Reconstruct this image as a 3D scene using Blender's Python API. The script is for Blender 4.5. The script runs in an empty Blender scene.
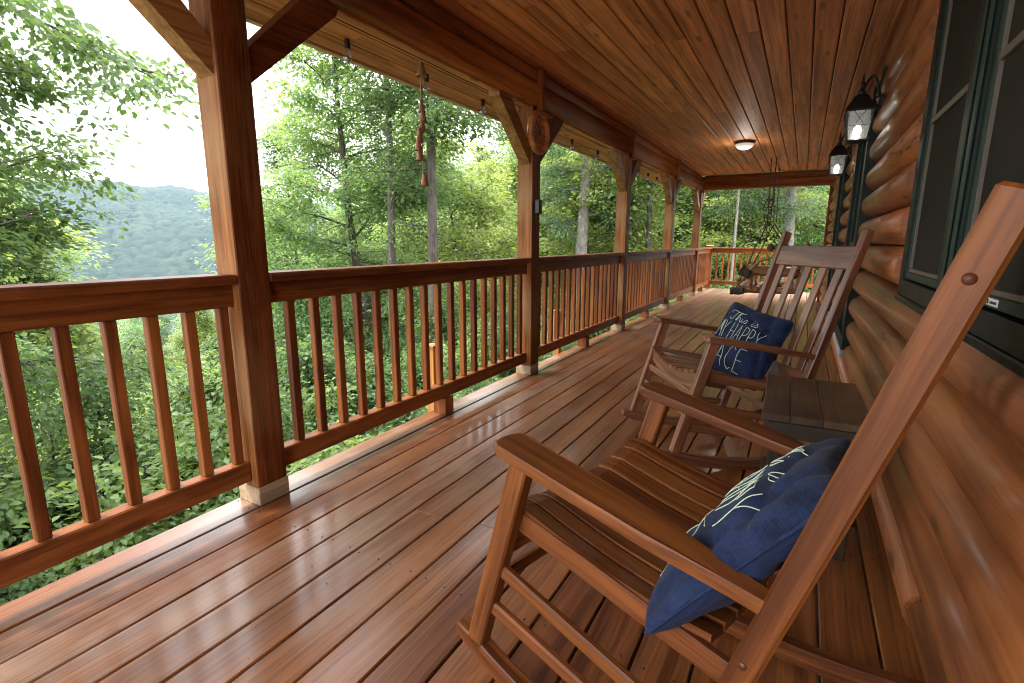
import bpy, math, random
import numpy as np
from mathutils import Vector, Matrix
random.seed(7); rng = np.random.default_rng(11)
R = math.radians
S = bpy.context.scene
COL = S.collection
XR, PW, Y1, SP = -1.843, .132, 1.2356, 2.4123      # rail plane, post width, first post, post spacing
CEIL = 2.33

# ------------------------------------------------------------------ materials
class NT:
    def __init__(s, name):
        s.m = bpy.data.materials.new(name); s.m.use_nodes = True
        s.t = s.m.node_tree; s.b = s.t.nodes['Principled BSDF']; s.out = s.t.nodes['Material Output']
    def n(s, typ, **k):
        nd = s.t.nodes.new(typ)
        for a, v in k.items(): setattr(nd, a, v)
        return nd
    def l(s, a, b): s.t.links.new(a, b)
    def val(s, sock, v):
        if hasattr(v, 'is_output') or isinstance(v, bpy.types.NodeSocket): s.l(v, sock)
        else: sock.default_value = v
    def math(s, op, a, b=0.0, c=0.0):
        nd = s.n('ShaderNodeMath', operation=op)
        s.val(nd.inputs[0], a); s.val(nd.inputs[1], b); s.val(nd.inputs[2], c)
        return nd.outputs[0]
    def mix(s, f, a, b, mode='MIX'):
        nd = s.n('ShaderNodeMix', data_type='RGBA', blend_type=mode)
        s.val(nd.inputs[0], f); s.val(nd.inputs[6], a); s.val(nd.inputs[7], b)
        return nd.outputs[2]
    def attr(s, name):
        return s.n('ShaderNodeAttribute', attribute_name=name)
    def scale(s, vec, sc, off=(0, 0, 0)):
        nd = s.n('ShaderNodeMapping'); s.l(vec, nd.inputs[0]); nd.inputs['Scale'].default_value = sc; nd.inputs['Location'].default_value = off
        return nd.outputs[0]
    def noise(s, vec, sc=1.0, det=4, rough=.55, dist=0.0):
        nd = s.n('ShaderNodeTexNoise'); s.l(vec, nd.inputs['Vector'])
        nd.inputs['Scale'].default_value = sc; nd.inputs['Detail'].default_value = det
        nd.inputs['Roughness'].default_value = rough; nd.inputs['Distortion'].default_value = dist
        return nd.outputs['Fac']
    def ramp(s, f, a, b, smooth=True):
        nd = s.n('ShaderNodeMapRange', interpolation_type='SMOOTHSTEP' if smooth else 'LINEAR')
        s.l(f, nd.inputs[0]); nd.inputs[1].default_value = a; nd.inputs[2].default_value = b
        return nd.outputs[0]
    def bump(s, h, strength, dist=.002):
        nd = s.n('ShaderNodeBump'); nd.inputs['Strength'].default_value = strength; nd.inputs['Distance'].default_value = dist
        s.l(h, nd.inputs['Height']); s.l(nd.outputs[0], s.b.inputs['Normal'])
def c4(c): return (c[0], c[1], c[2], 1.0)

def wood(name, col,  rough=.42, var=.35, knots=.5, wear=None, wear_amt=0.0, grain=.55, coat=0.0, bump=.35, spec=.5, edge=None, pores=.40, checks=0.0):
    s = NT(name); g = s.attr('gc').outputs['Vector']; t = s.attr('tint').outputs['Fac']
    warp = s.noise(s.scale(g, (1.3, 5, 5)), 1, 2)
    wn = s.n('ShaderNodeVectorMath', operation='ADD'); s.l(g, wn.inputs[0])
    cmb = s.n('ShaderNodeCombineXYZ'); s.l(s.math('MULTIPLY', warp, .05), cmb.inputs[1]); s.l(s.math('MULTIPLY', warp, .03), cmb.inputs[2])
    s.l(cmb.outputs[0], wn.inputs[1]); gw = wn.outputs[0]
    broad = s.noise(s.scale(gw, (.9, 16, 16)), 1, 5, .6, .4)
    fine = s.noise(s.scale(gw, (3.5, 170, 170)), 1, 4, .65)
    ring = s.noise(s.scale(gw, (.45, 48, 20)), 1, 3, .5, .9)
    blot = s.noise(s.scale(g, (1.7, 3.0, 3.0)), 1, 3)
    dark = tuple(v * f for v, f in zip(col, (.42, .34, .30))); lite = tuple(min(1, v * f) for v, f in zip(col, (1.38, 1.42, 1.45)))
    f1 = s.math('ADD', s.math('MULTIPLY', broad, .5), s.math('ADD', s.math('MULTIPLY', ring, .35), s.math('MULTIPLY', fine, .25)))
    base = s.mix(s.ramp(f1, .55 - grain * .42, .55 + grain * .42), c4(dark), c4(lite))
    pore = s.math('MULTIPLY', s.ramp(s.noise(s.scale(gw, (5.5, 260, 260)), 1, 3, .7), .55, .70), pores)
    base = s.mix(pore, base, c4(tuple(v * .30 for v in col)))
    if checks:                                       # thin drying cracks along the grain
        ck = s.math('ABSOLUTE', s.math('SUBTRACT', s.noise(s.scale(gw, (.55, 8, 8)), 1, 3, .5), .5))
        ck = s.math('MULTIPLY', s.ramp(ck, .010, .003), s.ramp(s.noise(s.scale(g, (.9, 1.8, 1.8)), 1, 2), .50, .60))
        base = s.mix(s.math('MULTIPLY', ck, checks), base, c4(tuple(v * .12 for v in col)))
    kv = s.n('ShaderNodeTexVoronoi', feature='F1'); s.l(s.scale(gw, (2.1, 8.5, 8.5)), kv.inputs['Vector']); kv.inputs['Scale'].default_value = 1
    kn = s.math('MULTIPLY', s.ramp(kv.outputs['Distance'], .17, .06), knots)
    base = s.mix(kn, base, c4(tuple(v * .28 for v in col)))
    if wear:
        wm = s.math('MULTIPLY', s.ramp(s.math('ADD', s.math('MULTIPLY', blot, .7), s.math('MULTIPLY', fine, .3)), .45, .66), wear_amt)
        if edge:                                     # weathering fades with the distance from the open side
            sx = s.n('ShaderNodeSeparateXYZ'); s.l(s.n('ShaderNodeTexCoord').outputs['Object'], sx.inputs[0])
            wm = s.math('MAXIMUM', wm, s.math('MULTIPLY', s.ramp(sx.outputs[1], 9.8, 11.4), .8))  # far boards paled: open-sky brightness put into the colour
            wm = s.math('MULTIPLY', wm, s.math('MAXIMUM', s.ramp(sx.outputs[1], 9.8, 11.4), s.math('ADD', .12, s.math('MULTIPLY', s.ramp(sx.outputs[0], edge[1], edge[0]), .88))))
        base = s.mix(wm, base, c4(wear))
    hv = s.n('ShaderNodeHueSaturation'); s.l(base, hv.inputs['Color'])
    s.l(s.math('ADD', .5 , s.math('MULTIPLY', s.math('SUBTRACT', t, .5), .008)), hv.inputs['Hue'])
    vv = s.math('ADD', 1 - var / 2, s.math('MULTIPLY', t, var))
    vv = s.math('MULTIPLY', vv, s.math('ADD', .82, s.math('MULTIPLY', blot, .36)))
    s.l(vv, hv.inputs['Value'])
    s.l(hv.outputs[0], s.b.inputs['Base Color'])
    s.l(s.math('ADD', rough - .12, s.math('ADD', s.math('MULTIPLY', fine, .14), s.math('MULTIPLY', blot, .14))), s.b.inputs['Roughness'])
    s.b.inputs['Specular IOR Level'].default_value = spec
    s.b.inputs['Coat Weight'].default_value = coat; s.b.inputs['Coat Roughness'].default_value = .17
    s.bump(s.math('ADD', fine, s.math('MULTIPLY', broad, .6)), bump, .0022)
    return s.m

def plain(name, col, rough=.5, metal=0.0, emit=None, es=0.0, nscale=30, nvar=.25, bump=0.0, spec=.5):
    s = NT(name); tc = s.n('ShaderNodeTexCoord').outputs['Object']
    f = s.noise(tc, nscale, 5, .6)
    s.l(s.mix(f, c4(tuple(v * (1 - nvar) for v in col)), c4(tuple(min(1, v * (1 + nvar)) for v in col))), s.b.inputs['Base Color'])
    s.b.inputs['Metallic'].default_value = metal
    s.l(s.math('ADD', rough - .06, s.math('MULTIPLY', f, .12)), s.b.inputs['Roughness'])
    s.b.inputs['Specular IOR Level'].default_value = spec
    if emit: s.b.inputs['Emission Color'].default_value = c4(emit); s.b.inputs['Emission Strength'].default_value = es
    if bump: s.bump(f, bump, .004)
    return s.m

def glass(name, tint=(.9, .92, .92), alpha=.25, rough=.15):
    s = NT(name); tr = s.n('ShaderNodeBsdfTransparent'); tr.inputs[0].default_value = c4(tint)
    gl = s.n('ShaderNodeBsdfGlossy'); gl.inputs['Roughness'].default_value = rough
    df = s.n('ShaderNodeBsdfDiffuse'); df.inputs[0].default_value = (.35, .35, .33, 1)
    m0 = s.n('ShaderNodeMixShader'); m0.inputs[0].default_value = .5; s.l(gl.outputs[0], m0.inputs[1]); s.l(df.outputs[0], m0.inputs[2])
    mx = s.n('ShaderNodeMixShader'); mx.inputs[0].default_value = alpha
    s.l(tr.outputs[0], mx.inputs[1]); s.l(m0.outputs[0], mx.inputs[2]); s.l(mx.outputs[0], s.out.inputs['Surface'])
    return s.m

def leafmat(name, a, b, trans=(.16, .26, .03), tw=.46, gloss=.5):
    s = NT(name); t = s.attr('tint').outputs['Fac']
    oi = s.n('ShaderNodeObjectInfo').outputs['Random']
    f = s.math('ADD', s.math('MULTIPLY', t, .75), s.math('MULTIPLY', oi, .25))
    col = s.mix(s.ramp(f, .1, .95, False), c4(a), c4(b)); s.l(col, s.b.inputs['Base Color'])
    s.b.inputs['Roughness'].default_value = gloss; s.b.inputs['Specular IOR Level'].default_value = .35
    tl = s.n('ShaderNodeBsdfTranslucent'); s.l(s.mix(s.ramp(f, .1, .95, False), c4(tuple(v * .6 for v in trans)), c4(trans)), tl.inputs[0])
    mx = s.n('ShaderNodeMixShader'); mx.inputs[0].default_value = tw
    s.l(s.b.outputs[0], mx.inputs[1]); s.l(tl.outputs[0], mx.inputs[2]); s.l(mx.outputs[0], s.out.inputs['Surface'])
    return s.m

M = {}
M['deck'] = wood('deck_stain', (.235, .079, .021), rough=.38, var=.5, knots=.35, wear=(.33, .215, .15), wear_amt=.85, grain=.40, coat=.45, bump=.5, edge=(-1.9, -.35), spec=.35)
M['rail'] = wood('rail_stain', (.215, .066, .015), rough=.5, var=.32, knots=.6, grain=.34, bump=.4, spec=.22)
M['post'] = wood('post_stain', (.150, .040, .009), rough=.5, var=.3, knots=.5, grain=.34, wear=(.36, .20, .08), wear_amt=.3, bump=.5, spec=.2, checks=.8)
M['beam'] = wood('log_stain', (.30, .088, .020), rough=.5, var=.25, knots=.8, grain=.38, coat=.0, spec=.3, checks=.7)
M['ceil'] = wood('ceiling_pine', (.70, .285, .110), rough=.5, var=.26, knots=.7, grain=.48, coat=.0, bump=.25, spec=.35)
M['soffit'] = wood('soffit_pine', (.74, .27, .105), rough=.5, var=.25, knots=.7, grain=.4)
M['log'] = wood('siding_stain', (.33, .108, .034), rough=.40, var=.3, knots=.9, grain=.5, coat=.16, bump=.35, spec=.4, checks=.8, wear=(.17, .055, .018), wear_amt=.45)
M['chair'] = wood('chair_stain', (.19, .061, .013), rough=.45, var=.3, knots=.2, grain=.30, coat=.06, bump=.3, spec=.3)
M['chair_dark'] = wood('chair_dark_stain', (.21, .082, .036), rough=.42, var=.3, knots=.1, grain=.30, coat=.12, bump=.25)
M['table'] = wood('weathered_table', (.055, .031, .013), rough=.55, var=.4, knots=.6, grain=.55, wear=(.145, .082, .036), wear_amt=.8, bump=.7)
M['postside'] = wood('post_weathered_lit_side', (.30, .115, .030), rough=.65, var=.3, knots=.3, grain=.5, wear=(.40, .25, .13), wear_amt=.55, bump=.6, spec=.2)  # near faces paler: weathering plus the light falling there, put into the colour
M['tabledark'] = wood('table_frame_shade', (.042, .027, .014), rough=.6, var=.3, knots=.3, grain=.55)  # shade under the tabletop is put into this darker colour
M['fascia'] = wood('fascia_board', (.66, .47, .30), rough=.6, var=.2, knots=.2, grain=.6)
M['bare'] = wood('bare_wood', (.42, .31, .18), rough=.7, var=.3, knots=.3, grain=.5)
M['brace'] = wood('brace_wood', (.33, .16, .052), rough=.5, var=.3, knots=.4, grain=.45)
M['plaque'] = wood('plaque_ring', (.52, .21, .06), rough=.4, var=.2, knots=.1, grain=.4)
M['orange'] = wood('cedar_stake', (.50, .20, .05), rough=.6, var=.2, knots=.3, grain=.4)
M['twig'] = wood('peeled_log', (.34, .175, .08), rough=.55, var=.5, knots=.4, grain=.6)
M['under'] = plain('joist_wood', (.07, .035, .016), .8)
M['green'] = plain('green_trim_paint', (.006, .014, .011), .45, nscale=12, spec=.25)
M['greenlite'] = plain('green_sash_paint', (.020, .040, .032), .45, nscale=12, spec=.25)
M['sash'] = plain('screen_frame', (.125, .105, .08), .5, nscale=12)
M['black'] = plain('black_iron', (.012, .012, .013), .42, nscale=60)
M['bronze'] = plain('aged_bronze', (.09, .055, .03), .4, metal=.6)
M['sill'] = plain('grey_sill', (.35, .36, .37), .6)
M['white'] = plain('white_label', (.72, .72, .70), .5)
M['bell'] = plain('rusty_bell', (.30, .125, .06), .55, metal=.2, nscale=50)
M['mat'] = plain('tan_mat', (.36, .21, .10), .9, nscale=80, nvar=.4, bump=.4)
M['cord'] = plain('jute_cord', (.42, .33, .22), .85)
M['rope'] = plain('dark_rope', (.11, .075, .05), .85)
M['rubber'] = plain('black_socket', (.012, .012, .012), .5)
M['plug'] = plain('wood_plug', (.09, .026, .012), .4)
M['ink'] = plain('black_print', (.02, .02, .02), .6)
M['thread'] = plain('pale_green_print', (.52, .62, .47), .8)
M['bulb'] = plain('lit_bulb', (.9, .88, .82), .4, emit=(1, .93, .82), es=4.5)
M['dome'] = plain('lit_frosted_glass', (.85, .82, .76), .3, emit=(1, .9, .76), es=.085)
M['glass'] = glass('seeded_glass', alpha=.33, rough=.25)
M['bulbglass'] = glass('clear_bulb_glass', alpha=.42, rough=.08)

def screen_mat():
    s = NT('insect_screen'); tc = s.n('ShaderNodeTexCoord').outputs['Object']
    w = s.noise(s.scale(tc, (1, 260, 260)), 1, 1); big = s.noise(tc, 3.2, 3)
    s.l(s.mix(s.math('MULTIPLY', w, big), (.020, .018, .015, 1), (.075, .064, .050, 1)), s.b.inputs['Base Color'])
    s.b.inputs['Roughness'].default_value = .9; s.b.inputs['Specular IOR Level'].default_value = .05
    return s.m
M['screen'] = screen_mat()
def denim():
    s = NT('blue_denim'); g = s.attr('gc').outputs['Vector']
    a = s.noise(s.scale(g, (60, 420, 60)), 1, 3); b = s.noise(s.scale(g, (420, 60, 60)), 1, 3); c = s.noise(g, 17, 5, .65)
    f = s.math('ADD', s.math('MULTIPLY', a, .3), s.math('ADD', s.math('MULTIPLY', b, .2), s.math('MULTIPLY', c, .5)))
    s.l(s.mix(s.ramp(f, .34, .66), (.003, .005, .018, 1), (.018, .033, .092, 1)), s.b.inputs['Base Color'])
    s.b.inputs['Roughness'].default_value = .85; s.b.inputs['Specular IOR Level'].default_value = .2
    s.b.inputs['Sheen Weight'].default_value = .05; s.b.inputs['Sheen Roughness'].default_value = .5
    s.bump(f, .5, .0015); return s.m
M['denim'] = denim()
def bark(name, a, b, sc=(26, 26, 5)):
    s = NT(name); tc = s.n('ShaderNodeTexCoord').outputs['Object']
    f = s.noise(s.scale(tc, sc), 1, 6, .65, .5); g = s.noise(tc, 3, 3)
    s.l(s.mix(s.ramp(s.math('ADD', s.math('MULTIPLY', f, .7), s.math('MULTIPLY', g, .3)), .35, .65), c4(a), c4(b)), s.b.inputs['Base Color'])
    s.b.inputs['Roughness'].default_value = .9; s.bump(f, .8, .02); return s.m
M['bark'] = bark('grey_brown_bark', (.032, .027, .021), (.10, .084, .066))
M['palebark'] = bark('pale_bark', (.11, .098, .082), (.27, .25, .215), (14, 14, 9))
M['leafA'] = leafmat('maple_leaf', (0.027, 0.066, 0.025), (0.101, 0.162, 0.045), (0.202, 0.307, 0.074))
M['leafB'] = leafmat('oak_leaf', (0.071, 0.145, 0.070), (0.214, 0.307, 0.116), (0.428, 0.605, 0.136))
M['leafC'] = leafmat('bright_leaf', (0.081, 0.140, 0.034), (0.247, 0.298, 0.078), (0.437, 0.521, 0.109))
M['leafD'] = leafmat('understory_leaf', (0.065, 0.129, 0.048), (0.225, 0.305, 0.112), (0.380, 0.513, 0.105), gloss=.42)
M['leafE'] = leafmat('hemlock_spray', (0.054, 0.116, 0.077), (0.203, 0.285, 0.165), (0.309, 0.441, 0.155))

def ground_mat():
    s = NT('forest_floor'); tc = s.n('ShaderNodeTexCoord').outputs['Object']
    f = s.noise(tc, .9, 6, .6); g = s.noise(tc, 14, 4)
    c = s.mix(s.ramp(f, .4, .62), (.055, .042, .026, 1), (.035, .060, .020, 1))
    s.l(s.mix(s.math('MULTIPLY', g, .6), c, (.10, .085, .05, 1)), s.b.inputs['Base Color']); s.b.inputs['Roughness'].default_value = .95
    s.bump(g, .8, .05); return s.m
M['ground'] = ground_mat()
def hill_mat():
    s = NT('forested_slope'); tc = s.n('ShaderNodeTexCoord').outputs['Object']
    f = s.noise(tc, .10, 5, .65); g = s.noise(tc, .012, 3); k = s.attr('tint').outputs['Fac']
    c = s.mix(s.ramp(s.math('ADD', s.math('MULTIPLY', f, .5), s.math('MULTIPLY', k, .5)), .3, .7), (.003, .009, .008, 1), (.020, .034, .020, 1))
    s.l(s.mix(s.ramp(g, .4, .65), c, (.010, .020, .013, 1), 'MIX'), s.b.inputs['Base Color']); s.b.inputs['Roughness'].default_value = .95
    s.b.inputs['Specular IOR Level'].default_value = .1
    return s.m
M['hill'] = hill_mat()

# ------------------------------------------------------------------ mesh building
_fc = ((0, 1), (0, -1), (1, 1), (1, -1), (2, 1), (2, -1))
class MB:
    def __init__(s): s.V = []; s.F = []; s.G = []; s.T = []; s.Sm = []; s.Mi = []; s.n = 0
    def add(s, v, f, g=None, t=None, smooth=False, mi=0):
        v = np.asarray(v, float).reshape(-1, 3)
        if g is None: g = v.copy()
        if t is None: t = random.random()
        s.V.append(v); s.G.append(np.asarray(g, float).reshape(-1, 3)); s.T.append(np.broadcast_to(np.asarray(t, float), (len(v),)))
        s.F += [tuple(i + s.n for i in q) for q in f]; s.Sm += [smooth] * len(f); s.Mi += [mi] * len(f); s.n += len(v)
        return s
    def obox(s, c, ax, size, ch=.003, t=None, mi=0, long=None):
        """chamfered box: centre, 3 axes (columns), full sizes; grain runs along the longest side"""
        c = np.asarray(c, float); ax = np.asarray(ax, float); h = np.asarray(size, float) / 2; ch = min(ch, h.min() * .6)
        P = []; idx = {}
        for sx in (-1, 1):
            for sy in (-1, 1):
                for sz in (-1, 1):
                    for a in range(3):
                        p = np.array([sx, sy, sz]) * (h - ch); p[a] = (sx, sy, sz)[a] * h[a]
                        idx[(sx, sy, sz, a)] = len(P); P.append(p)
        F = []
        for a in range(3):
            b, d = [i for i in range(3) if i != a]
            for sa in (-1, 1):
                q = []
                for (sb, sd) in ((-1, -1), (1, -1), (1, 1), (-1, 1)):
                    k = [0, 0, 0]; k[a] = sa; k[b] = sb; k[d] = sd; q.append(idx[(*k, a)])
                F.append(q)
        for d in range(3):
            a, b = [i for i in range(3) if i != d]
            for sa in (-1, 1):
                for sb in (-1, 1):
                    k0 = [0, 0, 0]; k0[a] = sa; k0[b] = sb; k1 = list(k0); k0[d] = -1; k1[d] = 1
                    F.append([idx[(*k0, a)], idx[(*k1, a)], idx[(*k1, b)], idx[(*k0, b)]])
        for sx in (-1, 1):
            for sy in (-1, 1):
                for sz in (-1, 1): F.append([idx[(sx, sy, sz, a)] for a in range(3)])
        P = np.array(P)
        # outward winding
        FF = []
        for q in F:
            pts = P[q]; n = np.cross(pts[1] - pts[0], pts[2] - pts[0])
            FF.append(q if n @ pts.mean(0) > 0 else q[::-1])
        la = int(np.argmax(size)) if long is None else long
        o = [la] + [i for i in range(3) if i != la]
        g = P[:, o] + np.array([random.uniform(-40, 40), random.uniform(-5, 5), random.uniform(-5, 5)])
        s.add(c + P @ ax.T, FF, g, t, False, mi); return s
    def box(s, lo, hi, **k):
        lo = np.asarray(lo, float); hi = np.asarray(hi, float)
        return s.obox((lo + hi) / 2, np.eye(3), np.abs(hi - lo), **k)
    def bar(s, p0, p1, w, t_, up=(0, 0, 1), **k):
        """beam from p0 to p1; w = width across, t_ = size along up"""
        p0 = np.asarray(p0, float); p1 = np.asarray(p1, float); x = p1 - p0; L = np.linalg.norm(x); x /= L
        y = np.cross(np.asarray(up, float), x); y /= np.linalg.norm(y); z = np.cross(x, y)
        return s.obox((p0 + p1) / 2, np.stack([x, y, z], 1), (L, w, t_), long=0, **k)
    def strip(s, path, nrm, side, w, th, t=None, mi=0, ch=.003, smooth=True):
        """curved plank: path points (n,3), nrm (n,3) thickness direction, side = constant width direction"""
        path = np.asarray(path, float); nrm = np.asarray(nrm, float); side = np.asarray(side, float); n = len(path)
        w = np.broadcast_to(np.asarray(w, float), (n,)); th = np.broadcast_to(np.asarray(th, float), (n,))
        seg = np.r_[0, np.cumsum(np.linalg.norm(np.diff(path, axis=0), axis=1))]
        V = []; G = []; off = np.array([random.uniform(-40, 40), random.uniform(-5, 5), random.uniform(-5, 5)])
        for i in range(n):
            a, b = w[i] / 2, th[i] / 2
            for (u, v) in ((-a + ch, -b), (a - ch, -b), (a, -b + ch), (a, b - ch), (a - ch, b), (-a + ch, b), (-a, b - ch), (-a, -b + ch)):
                V.append(path[i] + side * u + nrm[i] * v); G.append(off + np.array([seg[i], u, v]))
        F = []
        for i in range(n - 1):
            for k in range(8):
                F.append((i * 8 + k, i * 8 + (k + 1) % 8, (i + 1) * 8 + (k + 1) % 8, (i + 1) * 8 + k))
        F.append(tuple(range(7, -1, -1))); F.append(tuple(range((n - 1) * 8, n * 8)))
        s.add(V, F, G, t, False, mi); return s
    def prism(s, poly, z0, z1, fn=None, t=None, mi=0, ch=.004):
        """outline (x,y) list, extruded z0..z1 with a chamfer; fn maps (x,y,z)->(x,y,z)"""
        poly = np.asarray(poly, float); n = len(poly); c = poly.mean(0)
        d = poly - c; ins = poly - d / np.linalg.norm(d, axis=1)[:, None] * ch
        rows = [(ins, z0), (poly, z0 + ch), (poly, z1 - ch), (ins, z1)]
        V = np.concatenate([np.c_[p, np.full(n, z)] for p, z in rows])
        F = []
        for r in range(3):
            for k in range(n): F.append((r * n + k, r * n + (k + 1) % n, (r + 1) * n + (k + 1) % n, (r + 1) * n + k))
        F.append(tuple(range(n - 1, -1, -1))); F.append(tuple(range(3 * n, 4 * n)))
        g = V + np.array([random.uniform(-40, 40), random.uniform(-5, 5), random.uniform(-5, 5)])
        if fn: V = np.array([fn(*p) for p in V])
        s.add(V, F, g, t, False, mi); return s
    def tube(s, path, rad, n=8, t=None, mi=0, caps=True, smooth=True):
        path = np.asarray(path, float); m = len(path); rad = np.broadcast_to(np.asarray(rad, float), (m,))
        tan = np.gradient(path, axis=0); tan /= np.linalg.norm(tan, axis=1)[:, None] + 1e-12
        ref = np.array([0, 0, 1.]) if abs(tan[0, 2]) < .9 else np.array([1., 0, 0])
        u = np.cross(tan[0], ref); u /= np.linalg.norm(u); V = []; G = []; L = 0; off = np.array([random.uniform(-40, 40), random.uniform(-3, 3), random.uniform(-3, 3)])
        an = np.linspace(0, 2 * np.pi, n, endpoint=False)
        for i in range(m):
            u = u - tan[i] * (u @ tan[i]); u /= np.linalg.norm(u); v = np.cross(tan[i], u)
            if i: L += np.linalg.norm(path[i] - path[i - 1])
            ring = np.outer(np.cos(an), u) + np.outer(np.sin(an), v)
            V.append(path[i] + ring * rad[i]); G.append(off + np.c_[np.full(n, L), np.cos(an) * rad[i], np.sin(an) * rad[i]])
        F = [(i * n + k, i * n + (k + 1) % n, (i + 1) * n + (k + 1) % n, (i + 1) * n + k) for i in range(m - 1) for k in range(n)]
        s.add(np.concatenate(V), F, np.concatenate(G), t, smooth, mi)
        if caps:
            b = s.n - m * n
            s.F += [tuple(b + k for k in range(n - 1, -1, -1)), tuple(b + (m - 1) * n + k for k in range(n))]; s.Sm += [False] * 2; s.Mi += [mi] * 2
        return s
    def lathe(s, prof, c=(0, 0, 0), n=20, ax=None, t=None, mi=0, smooth=True):
        """prof: (r, h) list; axis z by default, ax = 3x3 columns"""
        an = np.linspace(0, 2 * np.pi, n, endpoint=False); V = []
        for r, h in prof: V.append(np.c_[np.cos(an) * r, np.sin(an) * r, np.full(n, h)])
        V = np.concatenate(V); m = len(prof)
        F = [(i * n + k, i * n + (k + 1) % n, (i + 1) * n + (k + 1) % n, (i + 1) * n + k) for i in range(m - 1) for k in range(n)]
        A = np.eye(3) if ax is None else np.asarray(ax, float)
        s.add(np.asarray(c, float) + V @ A.T, F, V.copy(), t, smooth, mi); return s
    def build(s, name, mats, parent=None, loc=None):
        V = np.concatenate(s.V)
        if loc is not None: V = V - np.asarray(loc, float)
        me = bpy.data.meshes.new(name); me.from_pydata(V.tolist(), [], s.F)
        a = me.attributes.new('gc', 'FLOAT_VECTOR', 'POINT'); a.data.foreach_set('vector', np.concatenate(s.G).astype(np.float32).ravel())
        a = me.attributes.new('tint', 'FLOAT', 'POINT'); a.data.foreach_set('value', np.concatenate(s.T).astype(np.float32))
        for m in (mats if isinstance(mats, (list, tuple)) else [mats]): me.materials.append(m)
        me.polygons.foreach_set('use_smooth', s.Sm); me.polygons.foreach_set('material_index', s.Mi); me.update()
        o = bpy.data.objects.new(name, me); COL.objects.link(o)
        if parent is not None: o.parent = parent
        elif loc is not None: o.location = loc
        return o
def tag(o, label=None, cat=None, group=None, kind=None):
    if label: o['label'] = label
    if cat: o['category'] = cat
    if group: o['group'] = group
    if kind: o['kind'] = kind
    return o
def thing(name, label, cat, loc=(0, 0, 0), rz=0.0, group=None):
    o = bpy.data.objects.new(name, None); COL.objects.link(o); o.location = loc; o.rotation_euler = (0, 0, rz); o.empty_display_size = .1
    return tag(o, label, cat, group)
def copy_tree(o, parent=None):
    kids = [k for k in bpy.data.objects if k.parent == o]
    c = o.copy(); COL.objects.link(c)
    if parent is not None: c.parent = parent
    for k in kids: copy_tree(k, c)
    return c
def kids(o): return [k for k in bpy.data.objects if k.parent == o]

# ------------------------------------------------------------------ porch floor
b = MB()
BP = .1415
for k in range(-1, 16):
    x0 = XR + BP * k + .0035; x1 = XR + BP * (k + 1) - .0035
    if k == -1: x0 = -1.985
    x1 = min(x1, .43)
    cuts = [-1.6, random.choice([5.5, 6.3, 7.2, 8.1, 9.4]), 12.86]
    if k == 4: cuts = [-1.6, 1.46, 6.9, 12.86]
    if k == 6: cuts = [-1.6, 1.50, 5.2, 12.86]
    for y0, y1 in zip(cuts[:-1], cuts[1:]):
        dz = random.uniform(-.0012, .0012)
        b.box((x0, y0 + .0006, -.034 + dz), (x1, y1 - .0006, 0 + dz), ch=.003)
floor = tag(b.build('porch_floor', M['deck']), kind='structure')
b = MB()
for k in range(34):
    y = -1.4 + k * .42; b.box((-1.95, y, -.26), (.45, y + .04, -.036), ch=.002)
b.box((-1.982, -1.6, -.27), (-1.952, 12.85, -.037)); b.box((-1.95, 12.82, -.27), (.45, 12.86, -.037))
b.box((-1.9, -1.6, -.30), (.45, 12.8, -.272))  # dark sheet added below the joists to keep the board gaps dark
b.build('joists', M['under'], floor)
b = MB()                                            # nail heads, two per board at each joist
for k in range(-1, 16):
    for j in range(0, 9, 2):
        for u in (.028, .112):
            b.lathe([(.0001, .0016), (.0032, .0012), (.0036, .0)], (XR + BP * k + u + random.uniform(-.006, .006), .30 + j * .42 + random.uniform(-.008, .008), .0012), n=6)
b.build('nail_heads', M['ink'], floor)

# ------------------------------------------------------------------ posts
def make_post(y, label):
    r = thing('porch_post', label, 'post', (XR - PW / 2, y, 0), group='posts along the open side of the porch')
    h = PW / 2
    sb = MB().box((-h, -h, .078), (h, h, 2.062), ch=.004, t=.45)
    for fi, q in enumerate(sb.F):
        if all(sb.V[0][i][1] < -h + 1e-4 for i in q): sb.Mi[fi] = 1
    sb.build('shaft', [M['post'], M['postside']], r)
    MB().box((-h - .004, -h - .004, .001), (h + .003, h + .004, .078), ch=.003).build('base_trim', M['bare'], r)
    for s in (-1, 1):
        bb = MB(); u0, u1 = h - .002, h + .40; z0, z1 = 1.700, 2.062
        # plumb-cut brace as a prism in the yz plane
        dz = .060
        poly = [(u0, z0 - dz), (u0, z0 + dz), (u1 - dz - .045, 2.0615), (u1 + dz, 2.0615), (u1 + dz - .012, 2.03)]
        bb.prism(poly, -.040, .046, fn=lambda u, z, x, s=s: (x, s * u, z), ch=.003)
        bb.build('brace', M['post'] if s > 0 else M['brace'], r)  # camera-side brace in paler wood, standing in for its lit underside
    b = MB(); n = 7; path = []
    for i in range(2): path.append((h + .012, .018, 2.02 + i * .305))
    b.bar((h + .022, .018, 2.02), (h + .022, .018, 2.326), .078, .045, up=(1, 0, 0), ch=.012)
    b.build('joint_cover', M['beam'], r)
    return r
p1 = make_post(Y1, 'thick braced porch post closest to the camera with a weathered tan side')
for k, lab in ((1, 'porch post carrying the round plaque and the small black box'), (2, 'porch post just beyond the bay behind the plaque, third in the row'),
               (3, 'slim looking porch post, fourth in the row, one before the far roof corner'), (4, 'porch post under the far roof corner where both beams meet')):
    c = copy_tree(p1); c.location.y = Y1 + k * SP; c['label'] = lab
nl = thing('newel_post', 'short capped post at the far deck corner where the two railings meet', 'post', (XR - PW / 2, 12.77, 0))
MB().box((-.06, -.06, .0), (.06, .06, .975), ch=.004).build('shaft', M['rail'], nl)
MB().box((-.072, -.072, .9755), (.072, .072, 1.0), ch=.008).build('cap', M['bare'], nl)

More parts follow.
